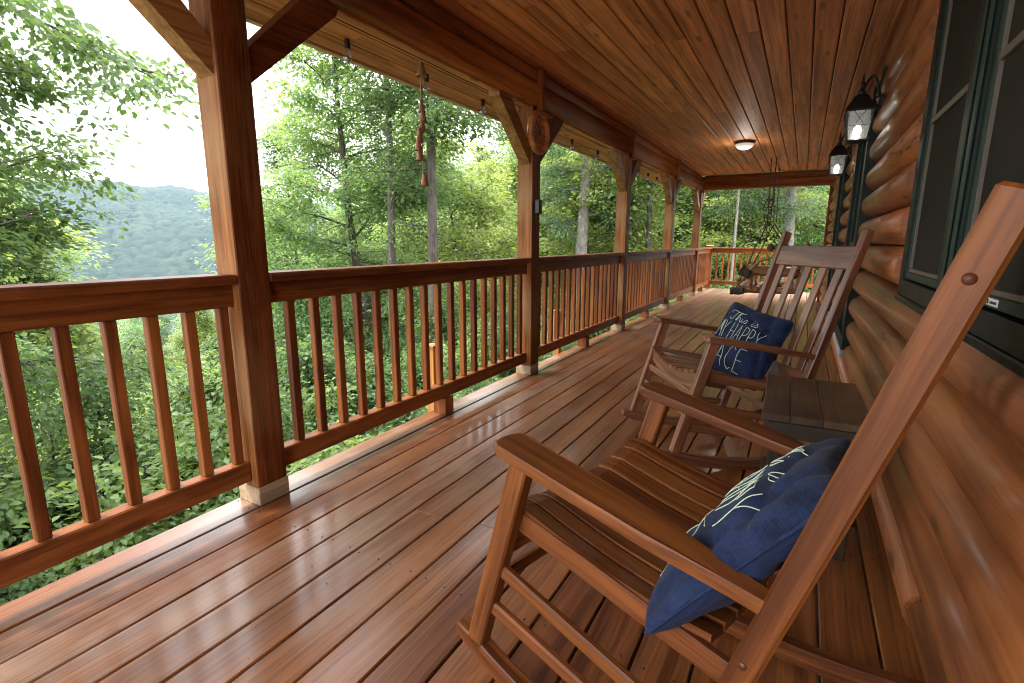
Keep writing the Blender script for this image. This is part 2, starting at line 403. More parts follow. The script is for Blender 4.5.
# ------------------------------------------------------------------ railings
def make_rail(name, label, y0, y1, first, pitch, n, block=None):
    r = thing('porch_railing', label, 'railing', (XR, y0, 0), group='railing bays along the open side of the porch'); L = y1 - y0
    MB().box((-.136, .001, .909), (.001, L - .001, .946), ch=.006).build('cap_rail', M['rail'], r)
    MB().box((-.078, .002, .822), (-.040, L - .002, .9085), ch=.004).build('top_rail', M['rail'], r)
    MB().box((-.098, .002, .102), (-.038, L - .002, .188), ch=.005).build('bottom_rail', M['rail'], r)
    for i in range(n):
        y = first + pitch * i - y0
        MB().box((-.088, y - .018, .1885), (-.052, y + .018, .8215 if True else 0), ch=.003).build('baluster', M['rail'], r)
    if block: MB().box((-.115, block - y0 - .045, .001), (-.020, block - y0 + .045, .1015), ch=.004).build('support_block', M['rail'], r)
    return r
h = PW / 2
make_rail('a', 'railing bay cut off by the photo edge, ending at the thick close post', -1.11, Y1 - h, 1.134 - 15 * .1232, .1232, 16)
r1 = make_rail('b', 'railing bay from the thick close post to the post with the plaque', Y1 + h, Y1 + SP - h, 1.429, .1302, 17, 2.50)
for k, lab in ((1, 'railing bay just beyond the plaque post, second full bay'), (2, 'railing bay between the third and fourth posts'), (3, 'railing bay ending at the post under the far roof corner')):
    c = copy_tree(r1); c.location.y = Y1 + h + SP * k; c['label'] = lab
make_rail('c', 'short railing bay from the far roof corner post to the capped corner post', Y1 + 4 * SP + h, 12.77 - .0605, 11.05, .1302, 13, 11.85)
er = thing('end_railing', 'railing across the far end of the deck behind the log swing', 'railing', (XR, 12.77, 0))
MB().box((-.005, -.068, .909), (2.30, .068, .946), ch=.006).build('cap_rail', M['rail'], er)
MB().box((-.004, -.02, .822), (2.30, .02, .9085), ch=.004).build('top_rail', M['rail'], er)
MB().box((-.004, -.03, .102), (2.30, .03, .188), ch=.005).build('bottom_rail', M['rail'], er)
for i in range(17): MB().box((.11 + i * .13 - .018, -.018, .1885), (.11 + i * .13 + .018, .018, .8215), ch=.003).build('baluster', M['rail'], er)
for y, zt, lab in ((2.64, .39, 'orange cedar stake outside the first full railing bay'), (4.66, .39, 'orange cedar stake outside the second full railing bay')):
    o = MB().box((-2.13, y - .035, -4.2), (-2.065, y + .035, zt - .012), ch=.004).box((-2.137, y - .042, zt - .0115), (-2.058, y + .042, zt + .006), ch=.004).build('cedar_stake', M['orange'], None, (-2.1, y, -4.2))
    tag(o, lab, 'stake', 'cedar stakes outside the railing')

# ------------------------------------------------------------------ porch roof
roof = thing('porch_roof', 'porch roof with plank ceiling, round log beams and overhanging eave', 'porch roof', (0, 4.6, 2.33))
RL = (0, 4.6, 2.33); YE = 10.90
b = MB(); x = -1.90; w = .1405
while x < .40:
    cuts = [-1.6, random.uniform(1.5, 4.0), random.uniform(5.2, 8.5), 10.78]
    for y0, y1 in zip(cuts[:-1], cuts[1:]):
        b.box((x + .0036, y0 + .0006, CEIL), (min(x + w - .0036, .44), y1 - .0006, CEIL + .018), ch=.005)
    x += w
b.box((-2.0, -1.6, CEIL + .014), (.45, 10.9, CEIL + .03), t=.0, ch=.001, mi=1)
b.build('ceiling', [M['ceil'], M['under']], roof, RL)
def half_log(b, axis, fixed, lo, hi, zc, hz, depth, sgn, t=None):
    """log slab bulging towards sgn along the fixed axis"""
    an = np.linspace(-np.pi / 2, np.pi / 2, 15); prof = [(sgn * depth * max(0, np.cos(a)) ** .75, hz * np.sin(a)) for a in an]
    prof = [(-sgn * .05, -hz * .98)] + prof + [(-sgn * .05, hz * .98)]
    n = len(prof); ys = np.linspace(lo, hi, 2); V = []; G = []; off = (random.uniform(-30, 30), random.uniform(-3, 3), random.uniform(-3, 3))
    for y in ys:
        for d, z in prof:
            V.append((fixed + d, y, zc + z) if axis == 'y' else (y, fixed + d, zc + z)); G.append((off[0] + y, off[1] + d, off[2] + z))
    F = [(k, (k + 1) % n, n + (k + 1) % n, n + k) for k in range(n)] + [tuple(range(n)), tuple(range(2 * n - 1, n - 1, -1))]
    b.add(V, F, G, t, True); b.Sm[-2:] = [False, False]
b = MB()
for k in range(-1, 5):
    y0 = Y1 + SP * (k - 0) + .01 if k >= 0 else -1.6; y1 = min(Y1 + SP * (k + 1) + .01, 10.86) if k >= 0 else Y1 + .01
    if y1 - y0 < .1: continue
    half_log(b, 'y', -1.865, y0 + .002, y1 - .002, 2.1475, .0825, .055, 1)
    half_log(b, 'y', -1.878, y0 + .002, y1 - .002, 2.280, .0495, .045, 1)
b.box((-1.930, -1.6, 2.066), (-1.875, 10.86, 2.30), ch=.003)
b.build('log_beam', M['beam'], roof, RL)
MB().box((-1.925, -1.6, 2.052), (-1.872, 10.86, 2.0655), ch=.003).build('beam_plate', M['soffit'], roof, RL)
b = MB()
half_log(b, 'x', 10.83, -1.80, .40, 2.1475, .0825, .055, -1); half_log(b, 'x', 10.83, -1.80, .40, 2.280, .0495, .05, -1)
b.box((-1.84, 10.80, 2.062), (.40, 10.95, 2.30), ch=.003)
b.build('end_beam', M['beam'], roof, RL)
b = MB()
b.box((-1.972, -1.6, 2.068), (-1.934, 10.95, 2.33), ch=.003)
b.build('purlin', M['under'], roof, RL)
b = MB()
for i in range(5):                                   # sloping soffit boards running along the eave
    xa = -1.975 - i * .126; xb = xa - .122; za = 2.325 - i * .126 * .18; zb = za - .122 * .18
    y = -1.6
    while y < 11.2:
        L = random.uniform(2.2, 4.5); y1 = min(11.2, y + L)
        b.obox(((xa + xb) / 2, (y + y1) / 2, (za + zb) / 2), np.array([[math.cos(.178), 0, -math.sin(.178)], [0, 1, 0], [math.sin(.178), 0, math.cos(.178)]]), (.123, y1 - y - .002, .018), ch=.003, long=1)
        y = y1
b.build('soffit', M['soffit'], roof, RL)
b = MB(); b.box((-2.615, -1.6, 2.225), (-2.595, 11.25, 2.36), ch=.003); b.build('subfascia', M['under'], roof, RL)
b = MB(); b.box((-2.66, -1.6, 2.195), (-2.618, 11.3, 2.38), ch=.004); b.build('fascia', M['fascia'], roof, RL)
b = MB()                                             # metal roof skin above, closing the porch to the sky
V = [(-2.70, -1.7, 2.385), (-2.70, 11.35, 2.385), (1.2, 11.35, 3.06), (1.2, -1.7, 3.06)]
b.add(V + [(p[0], p[1], p[2] + .03) for p in V], [(3, 2, 1, 0), (4, 5, 6, 7), (0, 1, 5, 4), (1, 2, 6, 5), (2, 3, 7, 6), (3, 0, 4, 7)])
b.build('roof_skin', M['green'], roof, RL)

# ------------------------------------------------------------------ cabin wall
cab = thing('log_cabin', 'log cabin wall of rounded stained siding with green framed openings', 'cabin', (.385, 4.6, 0)); CL = (.385, 4.6, 0)
XV, XC = .416, .332
WIN = (1.12, 2.60, .865, 2.20); DOOR = (4.50, 5.55, .27, 2.12); FAR = (7.05, 8.10, .27, 2.12)
def log_piece(b, zc, hz, y0, y1, dx=0.0, t=None):
    an = np.sin(np.linspace(-1, 1, 21) * np.pi / 2); prof = [(XV + dx - (XV - XC) * (1 - abs(u) ** 2.3) ** .56, zc + hz * u) for u in an]
    prof = [(XV + .06, zc - hz)] + prof + [(XV + .06, zc + hz)]
    n = len(prof); ny = 2; V = []; G = []; off = (random.uniform(-30, 30), random.uniform(-3, 3), random.uniform(-3, 3))
    for y in (y0, y1):
        for x, z in prof: V.append((x, y, z)); G.append((off[0] + y, off[1] + (z - zc) * .8, off[2] + x))
    F = [(n + k, n + (k + 1) % n, (k + 1) % n, k) for k in range(n)] + [tuple(range(n)), tuple(range(2 * n - 1, n - 1, -1))]
    b.add(V, F, G, t, True); b.Sm[-2:] = [False, False]
b = MB(); PZ = .181; z = .150 - PZ; joints = {0: [1.60], 2: [6.6], 3: [9.2], 8: [9.7]}
k = -1
while z < CEIL:
    z0, z1 = max(z, .002), min(z + PZ, CEIL - .002); zc, hz = z + PZ / 2, PZ / 2
    if z < 0: zc, hz = (.002 + z + PZ) / 2, (z + PZ) / 2 - .001
    if z1 - z0 < PZ - .02 and z > 0: zc, hz = (z0 + z1) / 2, (z1 - z0) / 2
    segs = [(-1.6, 10.9)]
    for (a, c, lo, hi) in (WIN, DOOR, FAR):
        if zc + hz * .5 > lo and zc - hz * .5 < hi:
            segs = [s2 for (p, q) in segs for s2 in ((p, min(q, a)), (max(p, c), q)) if s2[1] - s2[0] > .02]
    for (p, q) in segs:
        cs = [p] + [j for j in joints.get(k + 1, []) if p < j < q] + [q]
        for i, (u, v) in enumerate(zip(cs[:-1], cs[1:])):
            log_piece(b, zc, hz - .0022, u + .005, v - .005, dx=(.012 if v < 1.7 and k < 0 else random.uniform(-.003, .003)))
    z += PZ; k += 1
b.build('log_siding', M['log'], cab, CL)
MB().box((.455, -1.6, 0), (.60, 10.9, 2.33), ch=.001).build('wall_core', M['under'], cab, CL)
MB().box((.30, 10.901, .001), (.46, 10.95, 2.058), ch=.004).build('corner_board', M['rail'], cab, CL)
def casing(b, o, w, x0, x1):
    y0, y1, z0, z1 = o
    b.box((x0, y0, z0), (x1, y0 + w, z1)); b.box((x0, y1 - w, z0), (x1, y1, z1)); b.box((x0, y0 + w + .0005, z1 - w), (x1, y1 - w - .0005, z1)); b.box((x0, y0 + w + .0005, z0), (x1, y1 - w - .0005, z0 + w * .8))
# double window with two screened sashes
wn = MB(); y0, y1, z0, z1 = WIN
casing(wn, WIN, .075, .352, .454); wn.box((.3545, 1.765, .93), (.45, 1.945, 2.12))
win = wn.build('window', M['green'], cab, CL)
b = MB()
for (a, c) in ((1.20, 1.758), (1.952, 2.522)):
    for yy in (a, c - .03): b.box((.360, yy, .932), (.385, yy + .03, 2.12), ch=.002)
    b.box((.3605, a + .0305, .932), (.385, c - .0305, .958), ch=.002)
b.box((.348, 1.79, .93), (.3535, 1.82, 2.118), ch=.002); b.box((.348, 1.86, .93), (.3535, 1.885, 2.118), ch=.002)
b.build('frame', M['greenlite'], win, CL)
b = MB()
for (a, c) in ((1.20, 1.758), (1.952, 2.522)):
    b.box((.362, a + .031, 1.495), (.384, c - .031, 1.517), ch=.002)
    b.box((.3632, a + .031, .9585), (.384, c - .031, .972), ch=.002)
    for yy in (a + .0305, c - .0415): b.box((.3635, yy, .9725), (.384, yy + .011, 2.12), ch=.001)
b.build('screen_frame', M['sash'], win, CL)
for (a, c) in ((1.2005, 1.7575), (1.9525, 2.5215)): MB().box((.372, a, .935), (.376, c, 2.118), ch=.0005).build('screen', M['screen'], win, CL)
b = MB(); b.box((.345, 1.10, .842), (.45, 2.602, .8645), ch=.004); b.build('sill', M['green'], win, CL)
b = MB(); b.box((.3585, 1.40, .938), (.360, 1.475, .954), ch=.0003); st = b.build('sticker', M['white'], win, CL)
b = MB(); b.box((.3578, 1.459, .941), (.3584, 1.470, .951), ch=.0001)
for i in range(7): b.box((.3578, 1.409 + i * .0062, .9425), (.3584, 1.4125 + i * .0062, .948), ch=.0001)
b.build('sticker_print', M['ink'], win, CL)
for nm, o in (('door', DOOR), ('door', FAR)):
    b = MB(); casing(b, o, .11, .318, .453); d = b.build(nm, M['green'], cab, CL)
    MB().box((.36, o[0] + .1105, o[2] + .0885), (.40, o[1] - .1105, o[3] - .1105), ch=.002).build('screen', M['screen'], d, CL)
    b = MB()
    for yy in (o[0] + .112, o[1] - .172): b.box((.345, yy, o[2] + .09), (.359, yy + .06, o[3] - .112), ch=.002)
    b.box((.345, o[0] + .173, 1.0), (.3595, o[1] - .173, 1.07), ch=.002); b.build('frame', M['greenlite'], d, CL)
    MB().box((.310, o[0] + .0, .215), (.40, o[1], o[2] - .001), ch=.003).build('sill', M['sill'], d, CL)
# thin strip added for the shadow gap at the foot of the wall
MB().box((.322, 2.75, .003), (.331, 4.6, .062), ch=.002).build('shadow_strip', M['chair'], cab, CL)

# ------------------------------------------------------------------ lanterns and ceiling light
def make_lantern(label, y):
    r = thing('wall_lantern', label, 'lantern', (.235, y, 1.725), group='lit wall lanterns'); zz = lambda v: v
    b = MB(); b.lathe([(0, 0), (.0455, 0), (.052, .004), (.052, .010), (0, .016)], (.104, 0, .33), 16, np.array([[0, 0, -1], [0, 1, 0], [1, 0, 0]]).astype(float) * np.array([1, 1.0, 1]))
    b.box((.098, -.032, .19), (.112, .032, .455), ch=.006)
    b.build('backplate', M['black'], r)
    b = MB(); th = np.linspace(0, 1, 14)
    path = [(.10 - .10 * t, 0, .275 + .13 * math.sin(t * math.pi) * (1 - .3 * t) + .04 * t) for t in th]
    b.tube(path, .0085, 8)
    path = [(.10 - .045 * math.sin(t * 5.0) * (1 - t * .4), 0, .22 + .10 * t) for t in th]; b.tube(path, .006, 6)
    b.build('scroll_arm', M['black'], r)
    b = MB()
    for z0, w0, w1, h0 in ((0, .058, .064, .014), (.188, .080, .086, .012)): b.box((-w1, -w1, z0), (w1, w1, z0 + h0), ch=.004)
    for sx in (-1, 1):
        for sy in (-1, 1): b.bar((sx * .055, sy * .055, .014), (sx * .077, sy * .077, .189), .010, .010, up=(1, 0, 0), ch=.002)
    for sx in (-1, 1):                                # leading on the panes
        b.bar((sx * .068, -.058, .10), (sx * .068, .058, .10), .003, .003, ch=.0005); b.bar((-.058, sx * .068, .10), (.058, sx * .068, .10), .003, .003, ch=.0005)
        b.bar((-.03, sx * .067, .10), (.03, sx * .077, .186), .003, .003, ch=.0005); b.bar((.03, sx * .067, .10), (-.03, sx * .077, .186), .003, .003, ch=.0005)
        b.bar((sx * .067, -.03, .10), (sx * .077, .03, .186), .003, .003, ch=.0005); b.bar((sx * .067, .03, .10), (sx * .077, -.03, .186), .003, .003, ch=.0005)
    b.build('frame', M['black'], r)
    b = MB(); sq = np.pi / 4
    b.add([(sx * w * 1., sy * w, z) for (w, z) in ((.084, .201), (.078, .215), (.050, .262), (.040, .285), (.020, .300)) for (sx, sy) in ((-1, -1), (1, -1), (1, 1), (-1, 1))],
          [(i * 4 + k, i * 4 + (k + 1) % 4, i * 4 + 4 + (k + 1) % 4, i * 4 + 4 + k) for i in range(4) for k in range(4)] + [(16, 17, 18, 19)])
    b.lathe([(.022, .30), (.028, .31), (.016, .325), (.010, .345), (.014, .360), (.012, .375), (.005, .385), (.007, .40), (.001, .432)], n=12)
    b.build('cap', M['black'], r)
    b = MB()
    for sx in (-1, 1):
        b.obox((sx * .064, 0, .101), np.array([[math.cos(.13 * sx), 0, math.sin(.13 * sx)], [0, 1, 0], [-math.sin(.13 * sx), 0, math.cos(.13 * sx)]]), (.002, .118, .174), ch=.0003)
        b.obox((0, sx * .064, .101), np.array([[1, 0, 0], [0, math.cos(.13 * sx), math.sin(.13 * sx)], [0, -math.sin(.13 * sx), math.cos(.13 * sx)]]), (.118, .002, .174), ch=.0003)
    b.build('pane', M['glass'], r)
    b = MB(); b.lathe([(.001, .112), (.014, .105), (.023, .085), (.024, .07), (.016, .05), (.011, .038), (.011, .016)], n=14); b.build('bulb', M['bulb'], r)
    return r
l1 = make_lantern('lit black wall lantern beside the window, the larger one in view', 4.27)
l2 = copy_tree(l1); l2.location = (.215, 6.4, 1.742); l2['label'] = 'lit black wall lantern further along the wall, beyond the dark green door'
pl_ = bpy.data.lights.new('ceiling_lamp_glow', 'POINT'); pl_.energy = 1.0; pl_.color = (1, .90, .76); pl_.shadow_soft_size = .09; plo = bpy.data.objects.new('ceiling_lamp_glow', pl_); COL.objects.link(plo); plo.location = (-.785, 7.42, CEIL - .22)
cl = thing('ceiling_light', 'lit flush ceiling light with a ribbed glass dome', 'ceiling light', (-.785, 7.42, CEIL))
b = MB(); b.lathe([(.0, -.001), (.122, -.001), (.127, -.012), (.122, -.028), (.112, -.036), (.106, -.034)], n=32); b.build('rim', M['bronze'], cl)
b = MB(); prof = [((.110) * math.cos(t), -.034 - .070 * math.sin(t)) for t in np.linspace(0, math.pi / 2 - .01, 10)]; b.lathe(prof, n=40); b.build('dome', M['dome'], cl)
b = MB(); b.lathe([(.0, -.108), (.014, -.11), (.010, -.122), (.006, -.13), (.0005, -.138)], n=10); b.build('finial', M['bronze'], cl)

# ------------------------------------------------------------------ plaque and box on the second post
Y2 = Y1 + SP
pq = thing('round_plaque', 'round wooden framed plaque hung on the second porch post', 'plaque', (XR + .005, Y2 - .02, 1.875))
AX = np.array([[0, 0, 1], [1, 0, 0], [0, 1, 0]]).astype(float)
b = MB(); b.lathe([(.0, .0), (.150, .0), (.158, .012), (.158, .030), (.150, .042), (.132, .044), (.122, .034), (.120, .018)], n=40, ax=AX); b.build('rim', M['plaque'], pq)
b = MB(); b.lathe([(.0001, .016), (.12, .018)], n=40, ax=AX); b.build('face', M['plaque'], pq)
b = MB()
for i in range(26):
    a, rr = random.uniform(0, 6.28), random.uniform(.01, .085); q = random.uniform(.006, .017)
    b.lathe([(q, .0), (q * .8, .004), (.0005, .0055)], (.0185, rr * math.cos(a), rr * math.sin(a)), 8, AX)
b.build('pebbles', M['palebark'], pq)
bx = thing('junction_box', 'small black box fixed to the second porch post below the plaque', 'box', (XR + .002, Y2 - .012, 1.335))
MB().box((.001, -.028, -.052), (.045, .028, .052), ch=.006).build('case', M['black'], bx)
MB().lathe([(.014, .0), (.014, .006), (.0005, .008)], (.0455, 0, .012), 12, AX).build('dial', M['sash'], bx)

# ------------------------------------------------------------------ string lights and bell chime
sl = thing('string_lights', 'string of clear glass bulbs in black sockets hung under the eave', 'string lights', (-2.45, 2.4, 2.29))
SLL = np.array((-2.45, 2.4, 2.29))
ys = [2.37, 3.10, 3.84, 4.50, 5.2, 5.75, 6.6, 7.3, 7.8, 8.5, 9.1, 9.7, 10.3]; ys = [.2, .93, 1.65] + ys
pts = []
for i, y in enumerate(ys):
    pts.append((-2.45, y, 2.262))
    if i < len(ys) - 1:
        for t in (.25, .5, .75): pts.append((-2.45, y + (ys[i + 1] - y) * t, 2.262 - .03 * math.sin(math.pi * t) + .012))
MB().tube(pts, .0035, 5).build('cord', M['rubber'], sl, SLL)
for y in ys:
    so = MB().tube([(-2.45, y, 2.262), (-2.45, y, 2.245)], .004, 6).lathe([(.004, 2.247), (.014, 2.24), (.017, 2.225), (.017, 2.188), (.014, 2.182), (.0, 2.182)], (-2.45, y, 0), 12)
    so = so.build('socket', M['rubber'], sl, SLL)
    bl = MB().lathe([(.012, 2.184), (.014, 2.172), (.023, 2.15), (.026, 2.132), (.022, 2.115), (.010, 2.104), (.0005, 2.101)], (-2.45, y, 0), 14).build('bulb', M['bulbglass'], so, SLL)
ch = thing('bell_chime', 'rusty bell chime hanging on a cord from the porch eave', 'wind chime', (-2.03, 2.515, 2.2)); CH = np.array((-2.03, 2.515, 2.2))
def at(px, py, **k):
    d = ray(px, py); (a, v), = k.items(); i = 'xyz'.index(a); c = np.array([0, 0, 1.07]); return c + d * ((v - c[i]) / d[i])
CF, CPI, CYA, CRO = 508.73, -.1938, .5133, .0022
_fw = np.array([-math.sin(CYA) * math.cos(CPI), math.cos(CYA) * math.cos(CPI), math.sin(CPI)])
_r = np.array([math.cos(CYA), math.sin(CYA), 0]); _u = np.cross(_r, _fw)
_R = _r * math.cos(CRO) + _u * math.sin(CRO); _U = -_r * math.sin(CRO) + _u * math.cos(CRO)
def ray(px, py): return _fw + _R * (px - 512) / CF - _U * (py - 341.5) / CF
MB().tube([(-2.03, 2.515, 2.08), (-2.03, 2.512, 1.40)], .003, 5).tube([(-2.03, 2.515, 2.08), (-2.03, 2.515, 2.16)], .007, 6).build('cord', M['cord'], ch, CH)
for i, (z, rr, off, m) in enumerate(((2.035, .034, .012, 'brace'), (1.84, .022, .006, 'bell'), (1.79, .024, .014, 'bell'), (1.735, .023, .004, 'bell'), (1.675, .023, -.022, 'bell'), (1.62, .024, -.034, 'bell'), (1.565, .023, -.026, 'bell'), (1.425, .027, .012, 'bell'))):
    MB().lathe([(.0005, .052), (rr * .30, .050), (rr * .5, .038), (rr * .62, .015), (rr * .85, -.012), (rr, -.026), (rr * .9, -.026), (rr * .5, .01)], (-2.03, 2.512 + off, z), 14).build('bell', M[m], ch, CH)

# ------------------------------------------------------------------ rocking chairs
TILT = .055
def make_chair(label, mat, x, y, t):
    r = thing('rocking_chair', label, 'rocking chair', (x, y, .003), t, 'wooden rocking chairs on the porch')
    ct, stt = math.cos(TILT), math.sin(TILT); pv = -.25; W = .650
    def tl(p):                                     # a, b, z -> chair local, leaned back on its rockers
        a, bb, z = p; d = a - pv; return (pv + d * ct - z * stt, bb, z * ct + d * stt)
    def fin(mb, name, m=mat):
        mb.V = [np.array([tl(p) for p in v]) for v in mb.V]; return mb.build(name, m, r)
    la = lambda z: .091 - .2356 * (z - .1)          # front edge of the leg
    pa = lambda z: -.498 - .245 * (z - .4)          # front edge of the back post
    for s in (0, 1):
        b0 = -.032 if s == 0 else -W + .032; out = 1 if s == 0 else -1
        lw = .05; pw = .042
        fin(MB().bar((la(.085) - lw / 2, b0, .068), (la(.615) - lw / 2, b0, .615), .034, lw, up=(1, 0, .25), ch=.004), 'front_leg')
        po = MB().bar((pa(.085) - pw / 2, b0, .060), (pa(1.15) - pw / 2, b0, 1.15), .034, pw, up=(1, 0, .25), ch=.005)
        po = fin(po, 'back_post')
        for z in (1.055, .455):
            pl = MB().lathe([(.0068, 0), (.0062, .002), (.0005, .003)], (pa(z) - pw / 2, b0 + out * .017, z), 12, np.array([[1, 0, 0], [0, 0, out], [0, -out, 0]]).astype(float))
            fin(pl, 'plug', M['plug']).parent = po
        # rocker: curved runner
        aa = np.linspace(.135, -.80, 25); path = np.c_[aa, np.full(25, b0 - out * .002), (aa + .25) ** 2 / 3.0 + .028]
        dz = 2 * (aa + .25) / 3.0; nr = np.c_[-dz, np.zeros(25), np.ones(25)]; nr /= np.linalg.norm(nr, axis=1)[:, None]
        th = np.full(25, .052); th[0] = .030; th[1] = .044; th[-1] = .03; th[-2] = .045
        fin(MB().strip(path, nr, np.array([0, 1., 0]), .038, th, ch=.004), 'rocker')
        # arm
        e = .012; o = b0 + out * (.032 + e); n_ = -out
        pts = [(-.012, 0), (.004, .012), (.008, .03), (.008, .058), (.002, .076), (-.014, .086), (-.30, .084), (-.42, .076), (-.50, .066), (-.562, .060), (-.562, .031), (-.50, .026), (-.36, .008), (-.2, -.002)]
        fn = lambda u, v, z, o=o, n_=n_: (u, o + n_ * v, .616 + z - .135 * max(0, -u - .05) * 1.0)
        fin(MB().prism(pts if out < 0 else pts[::-1], 0, .026, fn, ch=.005), 'arm')
        for z0, z1 in ((.318, .244), (.205, .156)):
            fin(MB().bar((la(z0) - .03, b0, z0), (pa(z1) - .02, b0, z1), .020, .034, ch=.005), 'side_rung')
        fin(MB().bar((la(.41) - .045, b0 - out * .025, .446), (pa(.36) - .02, b0 - out * .025, .388), .020, .048, ch=.004), 'seat_rail')
    inner = (-.05, -W + .05)
    for z in (.355, .265): fin(MB().bar((la(z) - .026, inner[0] + .012, z), (la(z) - .026, inner[1] - .012, z), .018, .032, ch=.004), 'front_rung')
    fin(MB().bar((pa(.25) - .02, inner[0] + .012, .25), (pa(.25) - .02, inner[1] - .012, .25), .018, .032, ch=.004), 'rear_rung')
    # scooped front apron and seat slats
    dip = lambda u: -.042 * (1 - u * u)
    n = 15; bs = np.linspace(inner[0], inner[1], n); us = np.linspace(-1, 1, n)
    path = np.c_[np.full(n, la(.41) - .030), bs, [.432 + dip(u) for u in us]]
    fin(MB().strip(path, np.tile([0, 0, 1.], (n, 1)), np.array([1., 0, 0]), .022, .072, ch=.003), 'front_apron')
    NS = 9; wslot = (inner[0] - inner[1]) / NS
    for i in range(NS):
        u = -1 + (i + .5) * 2 / NS; bc = inner[0] - (i + .5) * wslot; aa = np.linspace(.012, -.47, 14)
        zz = [.482 + dip(u) * (1 - .15 * (k / 13)) - .052 * math.sin(k / 13 * math.pi * .62) - (.012 * max(0, 1 - k / 1.5) ** 2) for k in range(14)]
        path = np.c_[aa, np.full(14, bc), zz]; dz = np.gradient(zz, aa); nr = np.c_[-dz, np.zeros(14), np.ones(14)]; nr /= np.linalg.norm(nr, axis=1)[:, None]
        # each slat tilts with the scoop
        fin(MB().strip(path, nr + np.array([0, -.0, 0]), np.array([0, 1., dip(u + .01) * 0 - u * .042 * 2 / (wslot * NS / 2) * -1 * -1]) / 1.0, wslot - .008, .016, ch=.003), 'seat_slat')
    # back
    zc = lambda z: pa(z) - .02
    fin(MB().bar((zc(1.02), inner[0] + .003, 1.02), (zc(1.02), inner[1] - .003, 1.02), .024, .108, up=(-.245, 0, 1), ch=.004), 'crest_rail')
    fin(MB().bar((zc(.445), inner[0] + .003, .445), (zc(.445), inner[1] - .003, .445), .024, .075, up=(-.245, 0, 1), ch=.004), 'lower_back_rail')
    for i in range(5):
        bc = inner[0] - (i + .5) * (inner[0] - inner[1]) / 5
        fin(MB().bar((zc(.47), bc, .47), (zc(.98), bc, .98), .046, .014, up=(1, 0, .245), ch=.003), 'back_slat')
    return r
C1 = (-.562, .8755, 2.88); C2 = (-.368, 2.342, 3.743)
ch1 = make_chair('brown rocking chair close to the camera, its back post crossing the window', M['chair'], *C1)
ch2 = copy_tree(ch1); ch2.location = (C2[0], C2[1], .003); ch2.rotation_euler = (0, 0, C2[2])
ch2['label'] = 'reddish brown rocking chair beyond the small table, seen from its front'
for k_ in kids(ch2):
    if k_.data.materials[0] == M['chair']:
        k_.material_slots[0].link = 'OBJECT'; k_.material_slots[0].material = M['chair_dark']

# ------------------------------------------------------------------ pillows
GL = {  # strokes in a 1-high box, letter spacing second
 'P': ([[(0, 0), (0, 1), (.32, .92), (.36, .68), (.26, .52), (0, .48)]], .52), 'L': ([[(0, 1), (0, 0), (.36, 0)]], .50),
 'A': ([[(0, 0), (.2, 1), (.42, 0)], [(.07, .38), (.35, .38)]], .58), 'C': ([[(.40, .86), (.26, 1), (.08, .84), (0, .5), (.08, .14), (.24, 0), (.38, .12)]], .56),
 'E': ([[(.36, 1), (.02, .98), (0, .02), (.36, 0)], [(.01, .52), (.28, .52)]], .50), 'M': ([[(0, 0), (.06, 1), (.24, .35), (.42, 1), (.48, 0)]], .64),
 'Y': ([[(0, 1), (.2, .5), (.4, 1)], [(.2, .5), (.2, 0)]], .52), 'H': ([[(0, 0), (0, 1)], [(.36, 0), (.36, 1)], [(0, .5), (.36, .5)]], .54), ' ': ([], .30)}
SCRIPT = [[(-.15, .70), (-.22, .88), (-.05, 1.02), (.3, .96), (.62, .92), (.74, 1.02)], [(.32, .95), (.22, .5), (.12, .12), (.02, .02), (-.08, .12), (-.02, .28)],
          [(.36, .02), (.48, .45), (.60, .88), (.56, .98), (.50, .86), (.46, .4), (.44, .02), (.52, .3), (.62, .42), (.68, .34), (.66, .1), (.72, .03), (.80, .14)],
          [(.82, .40), (.80, .1), (.86, .03), (.94, .16), (1.04, .40), (1.08, .46), (1.12, .25), (1.08, .05), (.98, .04)], [(.86, .58), (.87, .60)],
          [(1.46, .40), (1.44, .1), (1.50, .03), (1.58, .16), (1.68, .40), (1.72, .46), (1.76, .25), (1.72, .05), (1.62, .04)], [(1.50, .58), (1.51, .60)]]
def smooth_path(p, n=5):
    p = np.array(p, float)
    if len(p) < 3: return p
    out = []
    q = np.vstack([2 * p[0] - p[1], p, 2 * p[-1] - p[-2]])
    for i in range(1, len(q) - 2):
        for t in np.linspace(0, 1, n, endpoint=False):
            a, b_, c, d = q[i - 1], q[i], q[i + 1], q[i + 2]
            out.append(.5 * ((2 * b_) + (-a + c) * t + (2 * a - 5 * b_ + 4 * c - d) * t * t + (-a + 3 * b_ - 3 * c + d) * t ** 3))
    out.append(p[-1]); return np.array(out)
